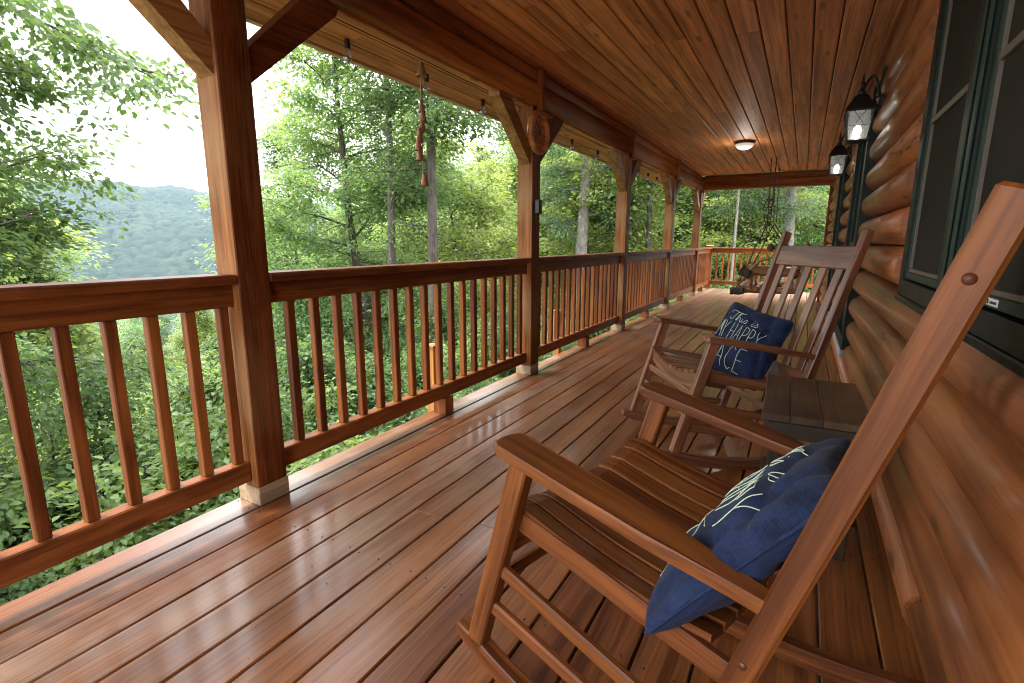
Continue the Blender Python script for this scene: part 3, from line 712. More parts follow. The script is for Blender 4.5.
def make_pillow(label, c, q, seed):
    a, bb, z, yaw, rec, roll, s = q; rs = np.random.default_rng(seed)
    n0 = np.array([math.cos(rec), 0, math.sin(rec)]); v0 = np.array([-math.sin(rec), 0, math.cos(rec)]); u0 = np.array([0, 1., 0])
    u1 = u0 * math.cos(roll) + v0 * math.sin(roll); v1 = -u0 * math.sin(roll) + v0 * math.cos(roll)
    A = yaw + c[2]; Rz = np.array([[math.cos(A), -math.sin(A), 0], [math.sin(A), math.cos(A), 0], [0, 0, 1]])
    U, V, N = Rz @ u1, Rz @ v1, Rz @ n0
    f = np.array([math.cos(c[2]), math.sin(c[2])]); l = np.array([-math.sin(c[2]), math.cos(c[2])])
    P0 = np.array([*(np.array(c[:2]) + f * a + l * bb), z])
    base = P0 - np.array([0, 0, s * .45])
    T = .070 if seed == 3 else .078; n = 56
    ph = rs.uniform(0, 6.28, 12); dr = rs.uniform(-1, 1, (12, 2)) * 13
    def hgt(u, v):
        e = max(0., (1 - abs(2 * u) ** 2.2)) * max(0., (1 - abs(2 * v) ** 2.2))
        w = sum(math.sin(dr[i, 0] * u * 2 + dr[i, 1] * v * 2 + ph[i]) for i in range(12)) / 12
        cr = math.exp(-((abs(u + v * .2) - .36) / .045) ** 2) * .016 + math.exp(-((u * .5 + v - .34) / .032) ** 2) * .013
        return T * e ** .42 * (1 + .20 * w) - cr * e ** .3
    def pos(u, v, side=1):
        pin = 1 - .10 * (1 - abs(2 * v) ** 2) * abs(2 * u) ** 4; pin2 = 1 - .09 * (1 - abs(2 * u) ** 2) * abs(2 * v) ** 4
        h_ = hgt(u, v) * side; cr_ = 1 - .07 * abs(2 * u) ** 7 * abs(2 * v) ** 7; pin *= cr_; pin2 *= cr_
        return P0 + U * (u * s * pin) + V * (v * s * pin2) + N * (h_ if side > 0 else h_ * .8)
    g = np.linspace(-.5, .5, n + 1)
    b = MB(); Vv = []; G = []; idx = {}
    for sd in (1, -1):
        for i, u in enumerate(g):
            for j, v in enumerate(g):
                edge = i in (0, n) or j in (0, n)
                if sd < 0 and edge: idx[(sd, i, j)] = idx[(1, i, j)]; continue
                idx[(sd, i, j)] = len(Vv); Vv.append(pos(u, v, sd)); G.append((u * s, v * s, sd * .3))
    F = []
    for i in range(n):
        for j in range(n):
            q4 = [(i, j), (i + 1, j), (i + 1, j + 1), (i, j + 1)]
            F.append(tuple(idx[(1, *k)] for k in q4)); F.append(tuple(idx[(-1, *k)] for k in q4[::-1]))
    b.add(Vv, F, G, .5, True)
    r = b.build('throw_pillow', M['denim'], None, base); tag(r, label, 'pillow', 'blue lettered pillows on the rocking chairs')
    # lettering
    lb = MB()
    def stroke(pts, w):
        w = w * (.68 if seed == 3 else 1)
        pp = []
        for (u, v) in pts:
            u, v = -.5 + u, v
            if abs(u) > .485: u = math.copysign(.485, u)
            pp.append(pos(u, v) + N * .0012)
        if len(pp) > 1: lb.tube(pp, w, 5, t=.5)
    for st_ in SCRIPT: stroke([(.235 + x * .24 * 1.0, .235 + y * .135) for x, y in smooth_path(st_)], .0015)
    def line(txt, x, y, hgt_, sx, w):
        for chx in txt:
            st2, adv = GL[chx]
            for st_ in st2:
                p = np.array(st_, float); d = []
                for i in range(len(p) - 1):
                    for t in np.linspace(0, 1, 7, endpoint=False): d.append(p[i] * (1 - t) + p[i + 1] * t)
                d.append(p[-1]); stroke([(x + q_[0] * sx, y + q_[1] * hgt_) for q_ in d], w)
            x += adv * sx
    line('MY HAPPY', .085, -.025, .235, .18, .0016)
    line('PLACE', .012, -.40, .33, .285, .0019)
    lb.build('lettering', M['thread'], r, base)
    # welt seam round the edge
    sm = MB(); ring = [pos(u, -.5) for u in g] + [pos(.5, v) for v in g[1:]] + [pos(u, .5) for u in g[::-1][1:]] + [pos(-.5, v) for v in g[::-1][1:]]
    sm.tube(ring, .0035, 6, caps=False); sm.build('welt', M['denim'], r, base)
    return r
make_pillow('blue lettered pillow leaning in the close rocking chair under its arm', C1, (-.492, -.236, .545, .06, .66, .15, .430), 3)
make_pillow('blue lettered pillow standing upright in the rocking chair beyond the table', C2, (-.400, -.320, .552, .40, .40, -.18, .392), 5)

# ------------------------------------------------------------------ side table
tb = thing('side_table', 'small weathered dark plank table between the two rocking chairs', 'side table', (.084, 2.16, 0), .024)
w, d, zt = .315, .575, .50
t_ = MB()
for xa_, xb_ in ((-w / 2 - .004, -.075), (-.075, .022), (.022, w / 2 + .004)):
    t_.box((xa_ + .0003, -d / 2, zt - .026), (xb_ - .0003, d / 2, zt + random.uniform(-.0008, .0008)), ch=.0022, long=1)
t_.build('tabletop', M['table'], tb)
b = MB()
for s in (-1, 1):
    b.box((-w / 2 + .02, s * (d / 2 - .022) - .010, zt - .085), (w / 2 - .02, s * (d / 2 - .022) + .010, zt - .031)); b.box((s * (w / 2 - .012) - .010, -d / 2 + .034, zt - .085), (s * (w / 2 - .012) + .010, d / 2 - .034, zt - .031))
b.build('apron', M['tabledark'], tb)
for sx in (-1, 1):
    for sy in (-1, 1): MB().box((sx * (w / 2 - .045) - .019, sy * (d / 2 - .055) - .019, .001), (sx * (w / 2 - .045) + .019, sy * (d / 2 - .055) + .019, zt - .0315)).build('leg', M['tabledark'], tb)
b = MB()
for i in range(2): b.box((-w / 2 + .005, -d / 2 + .035 + i * .25, .115), (w / 2 - .005, -d / 2 + .28 + i * .25, .135), long=0)
b.build('shelf', M['table'], tb)
MB().box((.055, -.270, .1355), (.125, -.262, .175)).box((.050, -.262, .1355), (.13, -.215, .143)).build('bracket', M['sash'], tb)

mt = MB().box((.03, 3.02, .0025), (.295, 3.66, .011), ch=.002).build('floor_mat', M['mat'], None, (.16, 3.34, 0)); tag(mt, 'small tan mat littered with dark leaf bits by the wall', 'mat')
# ------------------------------------------------------------------ leaf debris by the wall
b = MB()
for i in range(420):
    x_, y_ = random.gauss(.17, .05), random.gauss(3.34, .14); sz = random.uniform(.006, .016); a_ = random.uniform(0, 6.28)
    if not (.05 < x_ < .28 and 3.05 < y_ < 3.63): continue
    ca, sa = math.cos(a_), math.sin(a_)
    b.add([(x_ + ca * sz, y_ + sa * sz, .014), (x_ - sa * sz * .4, y_ + ca * sz * .4, .017), (x_ - ca * sz, y_ - sa * sz, .0145), (x_ + sa * sz * .4, y_ - ca * sz * .4, .0125)], [(0, 1, 2), (0, 2, 3)], t=random.random())

for i in range(150):
    x_, y_ = random.uniform(-1.8, .25), random.uniform(.5, 6.0); sz = random.uniform(.0018, .006); a_ = random.uniform(0, 6.28); ca, sa = math.cos(a_), math.sin(a_)
    b.add([(x_ + ca * sz, y_ + sa * sz, .003), (x_ - sa * sz * .5, y_ + ca * sz * .5, .0045), (x_ - ca * sz, y_ - sa * sz, .003), (x_ + sa * sz * .5, y_ - ca * sz * .5, .0022)], [(0, 1, 2), (0, 2, 3)], t=random.random())
tag(b.build('leaf_litter', M['rope']), 'scatter of dark dry leaf bits on the boards by the wall', 'leaf litter', kind='stuff')

# ------------------------------------------------------------------ log swing
sw = thing('porch_swing', 'rustic log porch swing hung on ropes near the far end of the porch', 'porch swing', (-.45, 9.6, .45)); SW = np.array((-.45, 9.6, .45))
def wig(p0, p1, amp=.02, n=9, sag=0):
    p0 = np.array(p0, float); p1 = np.array(p1, float); t = np.linspace(0, 1, n)[:, None]; P = p0 + (p1 - p0) * t
    P += rng.normal(0, amp, P.shape) * np.sin(t * np.pi) ** .5; P[:, 2] += sag * np.sin(t[:, 0] * np.pi); return P
def twig(mb, p0, p1, r0, r1=None, amp=.012, sag=0): mb.tube(wig(p0, p1, amp, 9, sag), np.linspace(r0, r1 or r0, 9), 9)
for y in (9.05, 10.2):
    b = MB(); twig(b, (-.95, y, .30), (.02, y, .33), .048); b.build('side_log', M['twig'], sw, SW)
    b = MB(); twig(b, (-.86, y, .62), (-.02, y, .58), .060, .05, .01); b.build('arm_log', M['twig'], sw, SW)
    b = MB(); twig(b, (-.72, y, .30), (-.70, y, .60), .045); twig(b, (-.36, y, .30), (-.36, y, .58), .04); b.build('arm_post', M['twig'], sw, SW)
    b = MB(); twig(b, (-.06, y, .28), (.10, y, 1.02), .05, .035); b.build('back_post', M['twig'], sw, SW)
b = MB()
for i in range(7): twig(b, (-.86 + i * .125, 9.0, .355 - .006 * i), (-.86 + i * .125, 10.25, .355 - .006 * i), .030, .028, .006)
b.build('seat', M['twig'], sw, SW)
b = MB(); twig(b, (.06, 9.0, .93), (.06, 10.25, .93), .035, .03, .008, .10); twig(b, (.0, 9.0, .55), (.0, 10.25, .55), .03)
for i in range(9): twig(b, (.0, 9.1 + i * .13, .40), (.07, 9.08 + i * .135, .95 + .08 * math.sin(i / 8 * math.pi)), .016, .012)
twig(b, (-.90, 9.02, .45), (-.03, 9.02, .80), .022, .018, .01, .20); twig(b, (-.88, 9.04, .40), (-.05, 9.04, .70), .020, .016, .01, .13)
b.build('back_twigs', M['twig'], sw, SW)
for y, dx in ((9.05, 0), (10.2, .03)):
    b = MB()
    kn = np.array((-.52 + dx, y, 1.39))
    for q in ((-.90, y, .33), (.02, y, .62)): b.tube(wig(kn, q, .004), .012, 6)
    for s_ in (-.012, .03): b.tube(wig(kn + np.array((s_, 0, .02)), (-.54 + s_ * 1.6, y, CEIL - .002), .003), .0075, 5)
    b.build('rope', M['rope'], sw, SW)
b = MB()
for i in range(46):
    a_ = random.uniform(0, 6.28); rr = random.uniform(.02, .11); z_ = random.uniform(-.10, .36); k_ = math.sin((z_ + .12) / .5 * math.pi)
    p = np.array((-.525 + math.cos(a_) * rr * k_, 9.03 + math.sin(a_) * rr * k_, 1.42 + z_))
    b.tube(wig(p, p + np.array((random.uniform(-.08, .08), random.uniform(-.08, .08), random.uniform(-.14, .04))), .01, 5), [.006, .008, .007, .005, .002], 5)
b.build('rope_coil', M['rope'], sw, SW)
b = MB(); b.lathe([(.0005, -.05), (.04, -.04), (.055, 0), (.045, .045), (.02, .06), (.0005, .062)], (-.45, 9.0, .985), 12); b.lathe([(.0005, -.04), (.035, -.03), (.045, 0), (.03, .04), (.0005, .045)], (-.36, 9.0, .99), 12)
b.build('knobs', M['rope'], sw, SW)
b = MB(); twig(b, (-.98, 8.98, .29), (-.78, 8.98, .30), .06, .055, .004); twig(b, (-.86, 9.0, .63), (-.70, 8.99, .56), .075, .065, .004); b.build('log_ends', M['bark'], sw, SW)

exec_env = True
# ------------------------------------------------------------------ land
def gz(x, y):
    x = np.asarray(x, float); y = np.asarray(y, float); d = np.maximum(0, -x - 2.3)
    z = -2.7 - .21 * np.minimum(d, 120) - .05 * np.maximum(0, d - 120) + .02 * np.maximum(0, np.minimum(y, 60) - 13) - .02 * np.maximum(0, y - 60)
    return z + .25 * np.sin(x * .21 + 1) * np.cos(y * .17) + .12 * np.sin(x * .9 + y * .7)
xs = np.concatenate([np.linspace(-170, -40, 40), np.linspace(-38, 30, 70), np.linspace(35, 150, 20)]); yv = np.concatenate([np.linspace(-60, -10, 18), np.linspace(-8, 50, 60), np.linspace(54, 220, 44)])
XX, YY = np.meshgrid(xs, yv, indexing='ij'); ZZ = gz(XX, YY); nx, nyv = XX.shape
b = MB(); b.add(np.stack([XX, YY, ZZ], -1).reshape(-1, 3), [(i * nyv + j, (i + 1) * nyv + j, (i + 1) * nyv + j + 1, i * nyv + j + 1) for i in range(nx - 1) for j in range(nyv - 1)], smooth=True)
tag(b.build('ground', M['ground']), kind='structure')
# wooded mountain across the valley
def vnoise(x, y, seed):
    r_ = np.random.default_rng(seed); tab = r_.random((256, 256)); xi = np.floor(x).astype(int); yi = np.floor(y).astype(int); fx = x - xi; fy = y - yi
    fx = fx * fx * (3 - 2 * fx); fy = fy * fy * (3 - 2 * fy); g_ = lambda a, c: tab[a % 256, c % 256]
    return (g_(xi, yi) * (1 - fx) + g_(xi + 1, yi) * fx) * (1 - fy) + (g_(xi, yi + 1) * (1 - fx) + g_(xi + 1, yi + 1) * fx) * fy
def canopy(x, y, cell, seed):
    """rounded crowns: height 0..1 from the distance to jittered cell centres"""
    r_ = np.random.default_rng(seed); jx = r_.random((128, 128)); jy = r_.random((128, 128)); hh = r_.random((128, 128)); xi = np.floor(x / cell).astype(int); yi = np.floor(y / cell).astype(int)
    best = np.zeros_like(x); tone = np.zeros_like(x)
    for a in (-1, 0, 1):
        for c in (-1, 0, 1):
            i = xi + a; j = yi + c; cx = (i + jx[i % 128, j % 128]) * cell; cy = (j + jy[i % 128, j % 128]) * cell
            q = hh[i % 128, j % 128]; d2 = ((x - cx) ** 2 + (y - cy) ** 2) / (cell * (.55 + .25 * q)) ** 2; v = np.sqrt(np.maximum(0, 1 - d2)) * (.6 + .4 * q)
            tone = np.where(v > best, q, tone); best = np.maximum(best, v)
    return best, tone
azs = np.radians(np.linspace(40, 100, 520)); rs_ = np.concatenate([np.linspace(150, 520, 110), np.linspace(524, 1250, 330)])
AZ, RR = np.meshgrid(azs, rs_, indexing='ij'); X2 = -np.sin(AZ) * RR; Y2_ = np.cos(AZ) * RR
azd = np.degrees(AZ)
ridge = np.clip(70 + (azd - 59.5) * 1.5, 58, 79) + 7 * (vnoise(azd * .55, RR * .0 + 3, 5) - .5) + 2.5 * (vnoise(azd * 2.1, RR * .0 + 9, 6) - .5)
t_ = np.clip((RR - 330) / (1000 - 330), 0, 1); up_ = t_ * t_ * (3 - 2 * t_)
Z2 = -62 + (ridge + 62) * up_ - 45 * np.clip((RR - 1000) / 250, 0, 1) + 34 * (vnoise(X2 / 170, Y2_ / 170, 2) - .5) * (up_ * (1 - up_) * 4) + 8 * (vnoise(X2 / 45, Y2_ / 45, 8) - .5)
cb, tone = canopy(X2, Y2_, 7.0, 3); Z2 = Z2 + 5.5 * cb
na, nr_ = X2.shape
b = MB(); b.add(np.stack([X2, Y2_, Z2], -1).reshape(-1, 3), [(i * nr_ + j, i * nr_ + j + 1, (i + 1) * nr_ + j + 1, (i + 1) * nr_ + j) for i in range(na - 1) for j in range(nr_ - 1)], t=(.6 * tone + .4 * cb).reshape(-1), smooth=True)
tag(b.build('mountain', M['hill']), kind='structure')

# ------------------------------------------------------------------ leaves and trees
def leaf_mesh(name, C, D, N_, size, tint, mat, parent=None, shape='fold', loc=None):
    """C centres, D leaf axis, N_ leaf normal (all n,3), size (n,), tint (n,)"""
    n = len(C); D = D / (np.linalg.norm(D, axis=1)[:, None] + 1e-9); Sd = np.cross(N_, D); Sd /= np.linalg.norm(Sd, axis=1)[:, None] + 1e-9; N2 = np.cross(D, Sd)
    s = size[:, None]
    if shape == 'fold':
        P = [C - D * s * .5, C - D * s * .12 + Sd * s * .30 + N2 * s * .10, C + D * s * .18 + Sd * s * .26 + N2 * s * .06, C + D * s * .55 - N2 * s * .08, C + D * s * .18 - Sd * s * .26 + N2 * s * .06, C - D * s * .12 - Sd * s * .30 + N2 * s * .10]
        fl = [[0, 1, 2, 3], [0, 3, 4, 5]]
    else:
        P = [C - D * s * .5, C + Sd * s * .27 + N2 * s * .06, C + D * s * .55 - N2 * s * .05, C - Sd * s * .27 + N2 * s * .06]; fl = [[0, 1, 2, 3]]
    k = len(P); V = np.stack(P, 1).reshape(-1, 3)
    if loc is not None: V = V - np.asarray(loc)
    Fa = (np.arange(n)[:, None, None] * k + np.array(fl)[None]).reshape(-1)
    me = bpy.data.meshes.new(name); nf = n * len(fl)
    me.vertices.add(len(V)); me.vertices.foreach_set('co', V.astype(np.float32).ravel()); me.loops.add(nf * 4); me.loops.foreach_set('vertex_index', Fa.astype(np.int32))
    me.polygons.add(nf); me.polygons.foreach_set('loop_start', np.arange(nf, dtype=np.int32) * 4); me.polygons.foreach_set('loop_total', np.full(nf, 4, np.int32))
    a = me.attributes.new('tint', 'FLOAT', 'POINT'); a.data.foreach_set('value', np.repeat(tint, k).astype(np.float32))
    me.materials.append(mat); me.update(calc_edges=True); me.validate()
    o = bpy.data.objects.new(name, me); COL.objects.link(o)
    if parent is not None: o.parent = parent
    return o
def sprays(centres, dirs, per, rad, flat, size, g_, tone=None):
    """clusters of leaves: flattened, drooping sprays round each centre"""
    m = len(centres); n = m * per; base = np.repeat(centres, per, 0); dd = np.repeat(dirs, per, 0)
    r_ = np.repeat(np.broadcast_to(np.asarray(rad, float), (m,)), per)[:, None]
    off = g_.normal(0, 1, (n, 3)) * r_ * np.array([.55, .55, .55 * flat]); off[:, 2] -= .25 * (off[:, 0] ** 2 + off[:, 1] ** 2) / r_[:, 0]
    C = base + off; D = off * np.array([1, 1, .3]) + dd * .3 * r_ + g_.normal(0, .25, (n, 3)) * r_ + np.array([0, 0, -.25]) * r_
    N_ = np.array([0, 0, 1.]) + g_.normal(0, .45, (n, 3)); sz = size * g_.uniform(.65, 1.25, n)
    tn = np.repeat(g_.uniform(0, 1, m) if tone is None else tone, per) * .6 + g_.uniform(0, 1, n) * .4
    return C, D, N_, sz, tn
def curve(p0, d, L, g_, n=8, wob=.12, lift=0.0):
    P = [np.array(p0, float)]; d = np.array(d, float); d /= np.linalg.norm(d)
    for i in range(n):
        d = d + g_.normal(0, wob, 3) + np.array([0, 0, lift / n]); d /= np.linalg.norm(d); P.append(P[-1] + d * L / n)
    return np.array(P), d
def make_tree(kind, label, cat, group, seed, H=11.0, tr=.15, crown0=.25, spread=3.0, nl=26, per=34, leaf=.13, rad=.55, mat='leafB', barkm='bark', shape='flat', stems=1, flat=.45, lean=0.0, wob=.035):
    g_ = np.random.default_rng(seed); r = thing(kind, label, cat, (0, 0, 0), 0, group)
    tb_ = MB(); cs = []; ds = []
    for st in range(stems):
        d0 = np.array([g_.normal(0, .05) * min(1, wob / .03) + lean, g_.normal(0, .05) * min(1, wob / .03), 1.]); base = np.array([g_.normal(0, .22), g_.normal(0, .22), -.5]) if stems > 1 else np.array([0, 0, -.5])
        if stems > 1: d0 += np.array([g_.normal(0, .30), g_.normal(0, .30), 0])
        Hs = H * (1 if st == 0 else g_.uniform(.75, 1.0)); P, _ = curve(base, d0, Hs * .96 + .5, g_, 14, wob, .2)
        tb_.tube(P, np.linspace(tr, tr * .12, 15) * (1 if st == 0 else .8) + .004, 9, smooth=True)
        for i in range(nl // stems):
            f = crown0 + (1 - crown0) * ((i + g_.uniform(.1, .9)) / (nl // stems)); k = f * 14; i0 = min(13, int(k)); p = P[i0] + (P[i0 + 1] - P[i0]) * (k - i0)
            prof = math.sin(min(1, (f - crown0) / (1 - crown0) * .86 + .20) * math.pi) ** .7; L = spread * max(.18, prof) * g_.uniform(.6, 1.15)
            a = g_.uniform(0, 6.283); up = .15 + .9 * (f - .3)
            Q, dd = curve(p, (math.cos(a), math.sin(a), up), L, g_, 7, .13, -.25)
            tb_.tube(Q, np.linspace(tr * .26 * (1.15 - f) + .008, .004, 8), 5)
            nsub = max(2, int(L / (rad * .62)))
            for q in range(nsub):
                t0 = (q + .7) / nsub; kk = min(6, int(t0 * 7)); pp = Q[kk] + (Q[kk + 1] - Q[kk]) * (t0 * 7 - kk)
                if t0 > .3:
                    cs.append(pp + g_.normal(0, .10, 3)); ds.append(dd)
                for sgn in (-1, 1):
                    if g_.random() < .75:
                        sd = np.cross(dd, (0, 0, 1)) * sgn + dd * .5 + np.array([0, 0, g_.normal(.05, .25)]); S2, d2 = curve(pp, sd, L * .45 * (1.1 - t0 * .5), g_, 4, .15, -.15)
                        tb_.tube(S2, np.linspace(.012, .003, 5), 4)
                        for w_ in (2, 3, 4):
                            if g_.random() < .8: cs.append(S2[w_] + g_.normal(0, .08, 3)); ds.append(d2)
        cs.append(P[-1]); ds.append(np.array([0, 0, 1.]))
    tb_.build('trunk', M[barkm], r)
    cs = np.array(cs); ds = np.array(ds); tone = np.clip(g_.uniform(0, 1, len(cs)), 0, 1)
    leaf_mesh('crown', *sprays(cs, ds, per, rad * g_.uniform(.7, 1.25, len(cs)), flat, leaf, g_, tone), M[mat], r, shape)
    return r
def place(o, x, y, s=1.0, rz=None, label=None, dz=0.0, sz=None):
    o.location = (x, y, float(gz(x, y)) + dz); o.rotation_euler = (0, 0, random.uniform(0, 6.28) if rz is None else rz); o.scale = (s, s, s if sz is None else sz)
    if label: o['label'] = label
    return o
def polar(az, d): return -d * math.sin(R(az)), d * math.cos(R(az))
G1 = 'broadleaf trees crowding the slope beyond the railing'; G2 = 'leafy bushes under the railing'; G3 = 'tall trunks in the wood'
# big leafy tree at the photo's left
t0 = make_tree('maple_tree', 'airy maple tree reaching in above the cut off railing bay', 'tree', None, 21, H=9.6, tr=.13, crown0=.25, spread=2.5, nl=38, per=62, leaf=.068, rad=.30, mat='leafA', shape='fold', flat=.40)
place(t0, *polar(88.5, 6.2), 1.0, rz=.4)
t1 = make_tree('oak_tree', 'broad green tree filling the gap between the close post and the bell chime', 'tree', None, 22, H=11.6, tr=.16, crown0=.12, spread=3.3, nl=46, per=58, leaf=.105, rad=.44, mat='leafB', flat=.42)
place(t1, *polar(43.8, 13.6), 1.0, rz=1.0)
t2 = make_tree('tulip_tree', 'tall dark trunked tree behind the bell chime with sparse crown', 'tree', None, 23, H=14.0, tr=.14, crown0=.46, spread=2.4, nl=22, per=34, leaf=.10, rad=.42, mat='leafA', flat=.4, wob=.015)
place(t2, *polar(38.4, 10.2), 1.0, rz=2.0)
c = copy_tree(t2); place(c, *polar(42.8, 11.0), .9, rz=4.1, label='slim dark trunked tree standing just beside the trunk behind the bell chime')
t3 = make_tree('hemlock_tree', 'hemlock with a straight grey trunk beyond the second full railing bay', 'tree', None, 24, H=18.0, tr=.235, crown0=.30, spread=3.0, nl=34, per=60, leaf=.10, rad=.50, mat='leafE', barkm='palebark', flat=.22, wob=.008)
place(t3, *polar(22.0, 16.5), 1.0, rz=.3)
c = copy_tree(t3); place(c, *polar(1.3, 18.2), .95, rz=2.3, label='pale thick trunk beyond the far end railing, beside the cabin corner')
c = copy_tree(t2); place(c, *polar(14.7, 17.0), .9, rz=.9, label='thin dark trunk seen between the third and fourth porch posts')
t4 = make_tree('birch_tree', 'very slender pale trunk behind the far end railing, left of the swing ropes', 'tree', None, 25, H=12, tr=.055, crown0=.55, spread=1.6, nl=18, per=26, leaf=.12, rad=.45, mat='leafC', barkm='palebark', wob=.0012)
place(t4, *polar(6.2, 16.6), 1.0)
t5 = make_tree('bright_sapling', 'bright yellow green tree leaning out behind the swing', 'tree', None, 26, H=7.0, tr=.07, crown0=.12, spread=2.3, nl=30, per=34, leaf=.12, rad=.45, mat='leafC', flat=.35)
place(t5, *polar(4.0, 22.5), 1.15)
c = copy_tree(t5); place(c, *polar(34.0, 15.5), 1.15, label='bright yellow green young tree between the bell chime and the plaque post')
# repeated woodland trees
W_ = [t1, t5, t2]
P_A = make_tree('woodland_tree', 'leafy woodland tree in the crowd on the slope', 'tree', G1, 31, H=11.0, tr=.13, crown0=.15, spread=2.9, nl=34, per=34, leaf=.145, rad=.55, mat='leafB', flat=.42)
P_B = make_tree('woodland_tree', 'leafy woodland tree in the crowd on the slope', 'tree', G1, 32, H=9.5, tr=.11, crown0=.10, spread=2.7, nl=34, per=34, leaf=.14, rad=.52, mat='leafC', flat=.38)
P_C = make_tree('woodland_tree', 'leafy woodland tree in the crowd on the slope', 'tree', G1, 33, H=12.0, tr=.12, crown0=.12, spread=2.6, nl=36, per=34, leaf=.145, rad=.55, mat='leafA', flat=.42)
protoW = [P_A, P_B, P_C]; used = set()
spots = []
for (az0, az1, d0, d1, n_, s0, s1) in ((-5, 30, 18, 26, 14, .9, 1.3), (-6, 30, 27, 44, 18, 1.0, 1.5), (28, 44, 19, 32, 8, .8, 1.1), (44, 52, 19, 32, 6, .8, 1.05), (53, 58, 20, 34, 3, .5, .6), (26, 53, 33, 55, 15, .9, 1.25), (57, 72, 18, 34, 8, .45, .60), (73, 90, 14, 30, 8, .8, 1.2), (56, 80, 38, 70, 10, .55, .8)):
    for i in range(n_):
        az = az0 + (az1 - az0) * (i + random.uniform(.1, .9)) / n_; d_ = random.uniform(d0, d1); s_ = random.uniform(s0, s1)
        if -3 < az < 8.5 and d_ < 27: d_ += 8
        if 19.5 < az < 25 and d_ < 24: d_ += 7
        spots.append((az, d_, s_))
for i, (az, d, s_) in enumerate(spots):
    pr_ = protoW[i % 3]
    o = pr_ if pr_.name not in used else copy_tree(pr_); used.add(pr_.name)
    place(o, *polar(az, d), s_)
# bushes and saplings below the rail
B_A = make_tree('leafy_bush', 'dense leafy bush below the porch railing', 'bush', G2, 41, H=2.6, tr=.03, crown0=.08, spread=1.25, nl=30, per=64, leaf=.060, rad=.28, mat='leafD', stems=5, shape='fold', flat=.45)
B_B = make_tree('leafy_bush', 'dense leafy bush below the porch railing', 'bush', G2, 42, H=3.2, tr=.035, crown0=.10, spread=1.2, nl=32, per=62, leaf=.064, rad=.30, mat='leafA', stems=4, shape='fold', flat=.40)
B_C = make_tree('leafy_bush', 'dense leafy bush below the porch railing', 'bush', G2, 43, H=2.4, tr=.03, crown0=.08, spread=1.3, nl=30, per=64, leaf=.058, rad=.28, mat='leafC', stems=5, shape='fold', flat=.42)
protoB = [B_A, B_B, B_C, B_A]; used = set(); spots = []
for (x0, x1, y0, y1, n_) in ((-3.9, -3.5, -.5, 9, 14), (-4.9, -3.4, -1.0, 13, 24), (-6.6, -4.6, -1.0, 15, 30), (-9.5, -6.6, 0, 18, 30), (-14, -9.5, 2, 22, 26), (-22, -14, 3, 26, 20), (-3.4, 2, 13.8, 17.5, 12), (-6, 4, 17, 24, 12)):
    for i in range(n_): spots.append((random.uniform(x0, x1), y0 + (y1 - y0) * (i + random.uniform(0, 1)) / n_))
for i, (x_, y_) in enumerate(spots):
    pr_ = protoB[random.randrange(4)]
    o = pr_ if pr_.name not in used else copy_tree(pr_); used.add(pr_.name)
    s_ = random.uniform(.8, 1.25) * (1.0 if x_ > -9.5 else 1.35)
    if x_ > -4.0 and y_ < 13.5: s_ = min(s_, .78)
    if y_ < 13.5: x_ = min(x_, -2.30 - 1.75 * s_)          # keep the leaves off the deck
    else: y_ = max(y_, 13.1 + 1.75 * s_)
    place(o, x_, y_, s_)
# ground cover
g_ = np.random.default_rng(77); n_ = 5200
gx = -2.4 - 16 * g_.random(n_) ** 1.3; gy = g_.uniform(-2, 24, n_)
far_ = g_.random(n_) < .15; gx[far_] = g_.uniform(-4, 4, far_.sum()); gy[far_] = g_.uniform(13.2, 22, far_.sum())
cc = np.c_[gx, gy, gz(gx, gy) + g_.uniform(.05, .35, n_)]
o = leaf_mesh('undergrowth', *sprays(cc, g_.normal(0, 1, (n_, 3)), 26, .30, .4, .068, g_), M['leafD'], None, 'flat'); tag(o, 'low leafy undergrowth covering the slope below the deck', 'undergrowth', kind='stuff')

# ------------------------------------------------------------------ light, sky, air, camera
SUN_EL, SUN_AZ = R(66), R(242)          # azimuth clockwise from +Y
w = bpy.data.worlds.new('World'); S.world = w; w.use_nodes = True; nt = w.node_tree; nt.nodes.clear()
sky = nt.nodes.new('ShaderNodeTexSky'); sky.sky_type = 'NISHITA'; sky.sun_disc = False; sky.sun_elevation = SUN_EL; sky.sun_rotation = SUN_AZ
tc = nt.nodes.new('ShaderNodeTexCoord'); mp = nt.nodes.new('ShaderNodeMapping'); mp.inputs['Scale'].default_value = (1.5, 1.5, 4.5); nt.links.new(tc.outputs['Generated'], mp.inputs[0])
nz = nt.nodes.new('ShaderNodeTexNoise'); nz.inputs['Scale'].default_value = 1.7; nz.inputs['Detail'].default_value = 6; nt.links.new(mp.outputs[0], nz.inputs['Vector'])
cr = nt.nodes.new('ShaderNodeMapRange'); cr.inputs[1].default_value = .3; cr.inputs[2].default_value = .7; cr.inputs[3].default_value = .80; cr.inputs[4].default_value = 1.0; nt.links.new(nz.outputs['Fac'], cr.inputs[0])
cm = nt.nodes.new('ShaderNodeMix'); cm.data_type = 'RGBA'; nt.links.new(nz.outputs['Fac'], cm.inputs[0]); cm.inputs[6].default_value = (7.6, 7.8, 8.2, 1); cm.inputs[7].default_value = (11.0, 11.0, 11.0, 1)
mx = nt.nodes.new('ShaderNodeMix'); mx.data_type = 'RGBA'; nt.links.new(cr.outputs[0], mx.inputs[0]); nt.links.new(sky.outputs[0], mx.inputs[6]); nt.links.new(cm.outputs[2], mx.inputs[7])
sp = nt.nodes.new('ShaderNodeSeparateXYZ'); nt.links.new(tc.outputs['Generated'], sp.inputs[0])
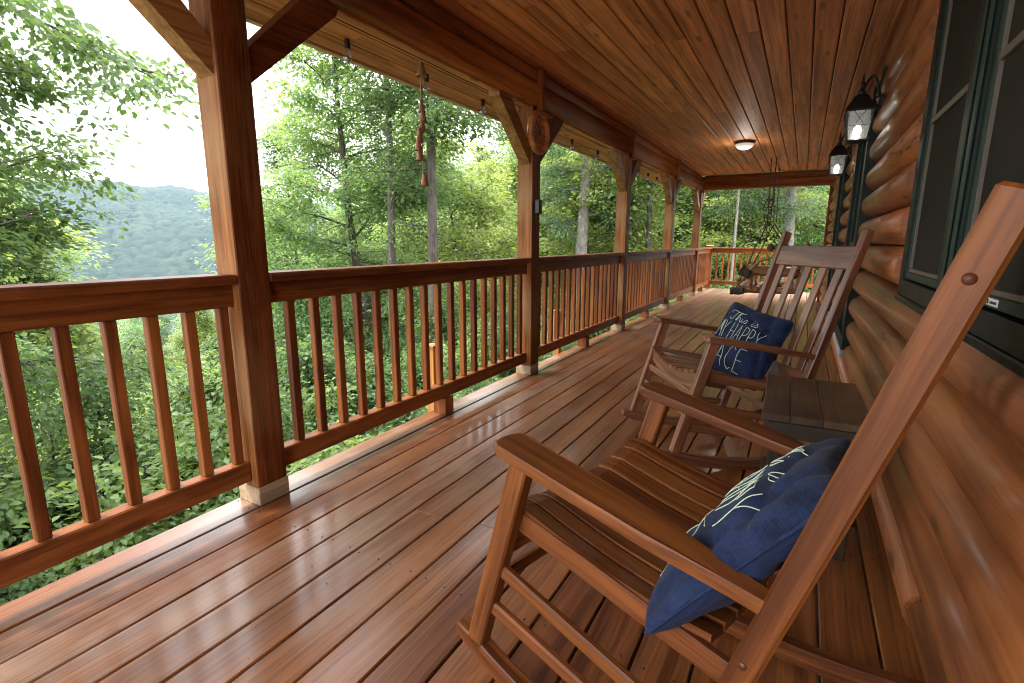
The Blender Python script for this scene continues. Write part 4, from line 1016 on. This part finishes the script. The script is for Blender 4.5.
zr = nt.nodes.new('ShaderNodeMapRange'); zr.inputs[1].default_value = 0; zr.inputs[2].default_value = 1; zr.inputs[3].default_value = .55; zr.inputs[4].default_value = 1.75; nt.links.new(sp.outputs[2], zr.inputs[0])
vm = nt.nodes.new('ShaderNodeVectorMath'); vm.operation = 'SCALE'; nt.links.new(mx.outputs[2], vm.inputs[0]); nt.links.new(zr.outputs[0], vm.inputs['Scale'])
bg = nt.nodes.new('ShaderNodeBackground'); bg.inputs['Strength'].default_value = .14; nt.links.new(vm.outputs[0], bg.inputs[0])
wo = nt.nodes.new('ShaderNodeOutputWorld'); nt.links.new(bg.outputs[0], wo.inputs[0])
sd = bpy.data.lights.new('sun', 'SUN'); sd.energy = 1.5; sd.angle = R(12); sd.color = (1, .96, .90); so = bpy.data.objects.new('sun', sd); COL.objects.link(so)
dirv = Vector((math.sin(SUN_AZ) * math.cos(SUN_EL), math.cos(SUN_AZ) * math.cos(SUN_EL), math.sin(SUN_EL))); so.rotation_euler = dirv.to_track_quat('Z', 'Y').to_euler(); so.location = dirv * 30

hz = MB().box((-1300, -90, -140), (160, 1300, 130), ch=.001)
hz = tag(hz.build('haze', M['white']), 'thin humid air over the valley', 'haze', kind='stuff'); hz.data.materials.clear()
hm = bpy.data.materials.new('humid_air'); hm.use_nodes = True; ht = hm.node_tree; ht.nodes.clear()
pv_ = ht.nodes.new('ShaderNodeVolumePrincipled'); pv_.inputs['Color'].default_value = (.66, .84, 1, 1); pv_.inputs['Density'].default_value = .00015; pv_.inputs['Anisotropy'].default_value = .2
ho = ht.nodes.new('ShaderNodeOutputMaterial'); ht.links.new(pv_.outputs[0], ho.inputs['Volume']); hz.data.materials.append(hm)
cam = bpy.data.cameras.new('camera'); co = bpy.data.objects.new('camera', cam); COL.objects.link(co)
cam.sensor_width = 36; cam.lens = CF * 36 / 1024; cam.clip_start = .02; cam.clip_end = 6000
B_ = -_fw
co.matrix_world = Matrix(((_R[0], _U[0], B_[0], 0), (_R[1], _U[1], B_[1], 0), (_R[2], _U[2], B_[2], 1.07), (0, 0, 0, 1)))
S.camera = co
S.view_settings.view_transform = 'Standard'; S.view_settings.look = 'None'; S.view_settings.gamma = 1; S.view_settings.exposure = 2.4; S.view_settings.use_curve_mapping = False
S.render.engine = 'CYCLES'; S.cycles.use_denoising = True; S.cycles.max_bounces = 10; S.cycles.diffuse_bounces = 5; S.cycles.transparent_max_bounces = 12; S.cycles.transmission_bounces = 6
S.cycles.sample_clamp_indirect = 6.0; S.cycles.filter_width = 1.05
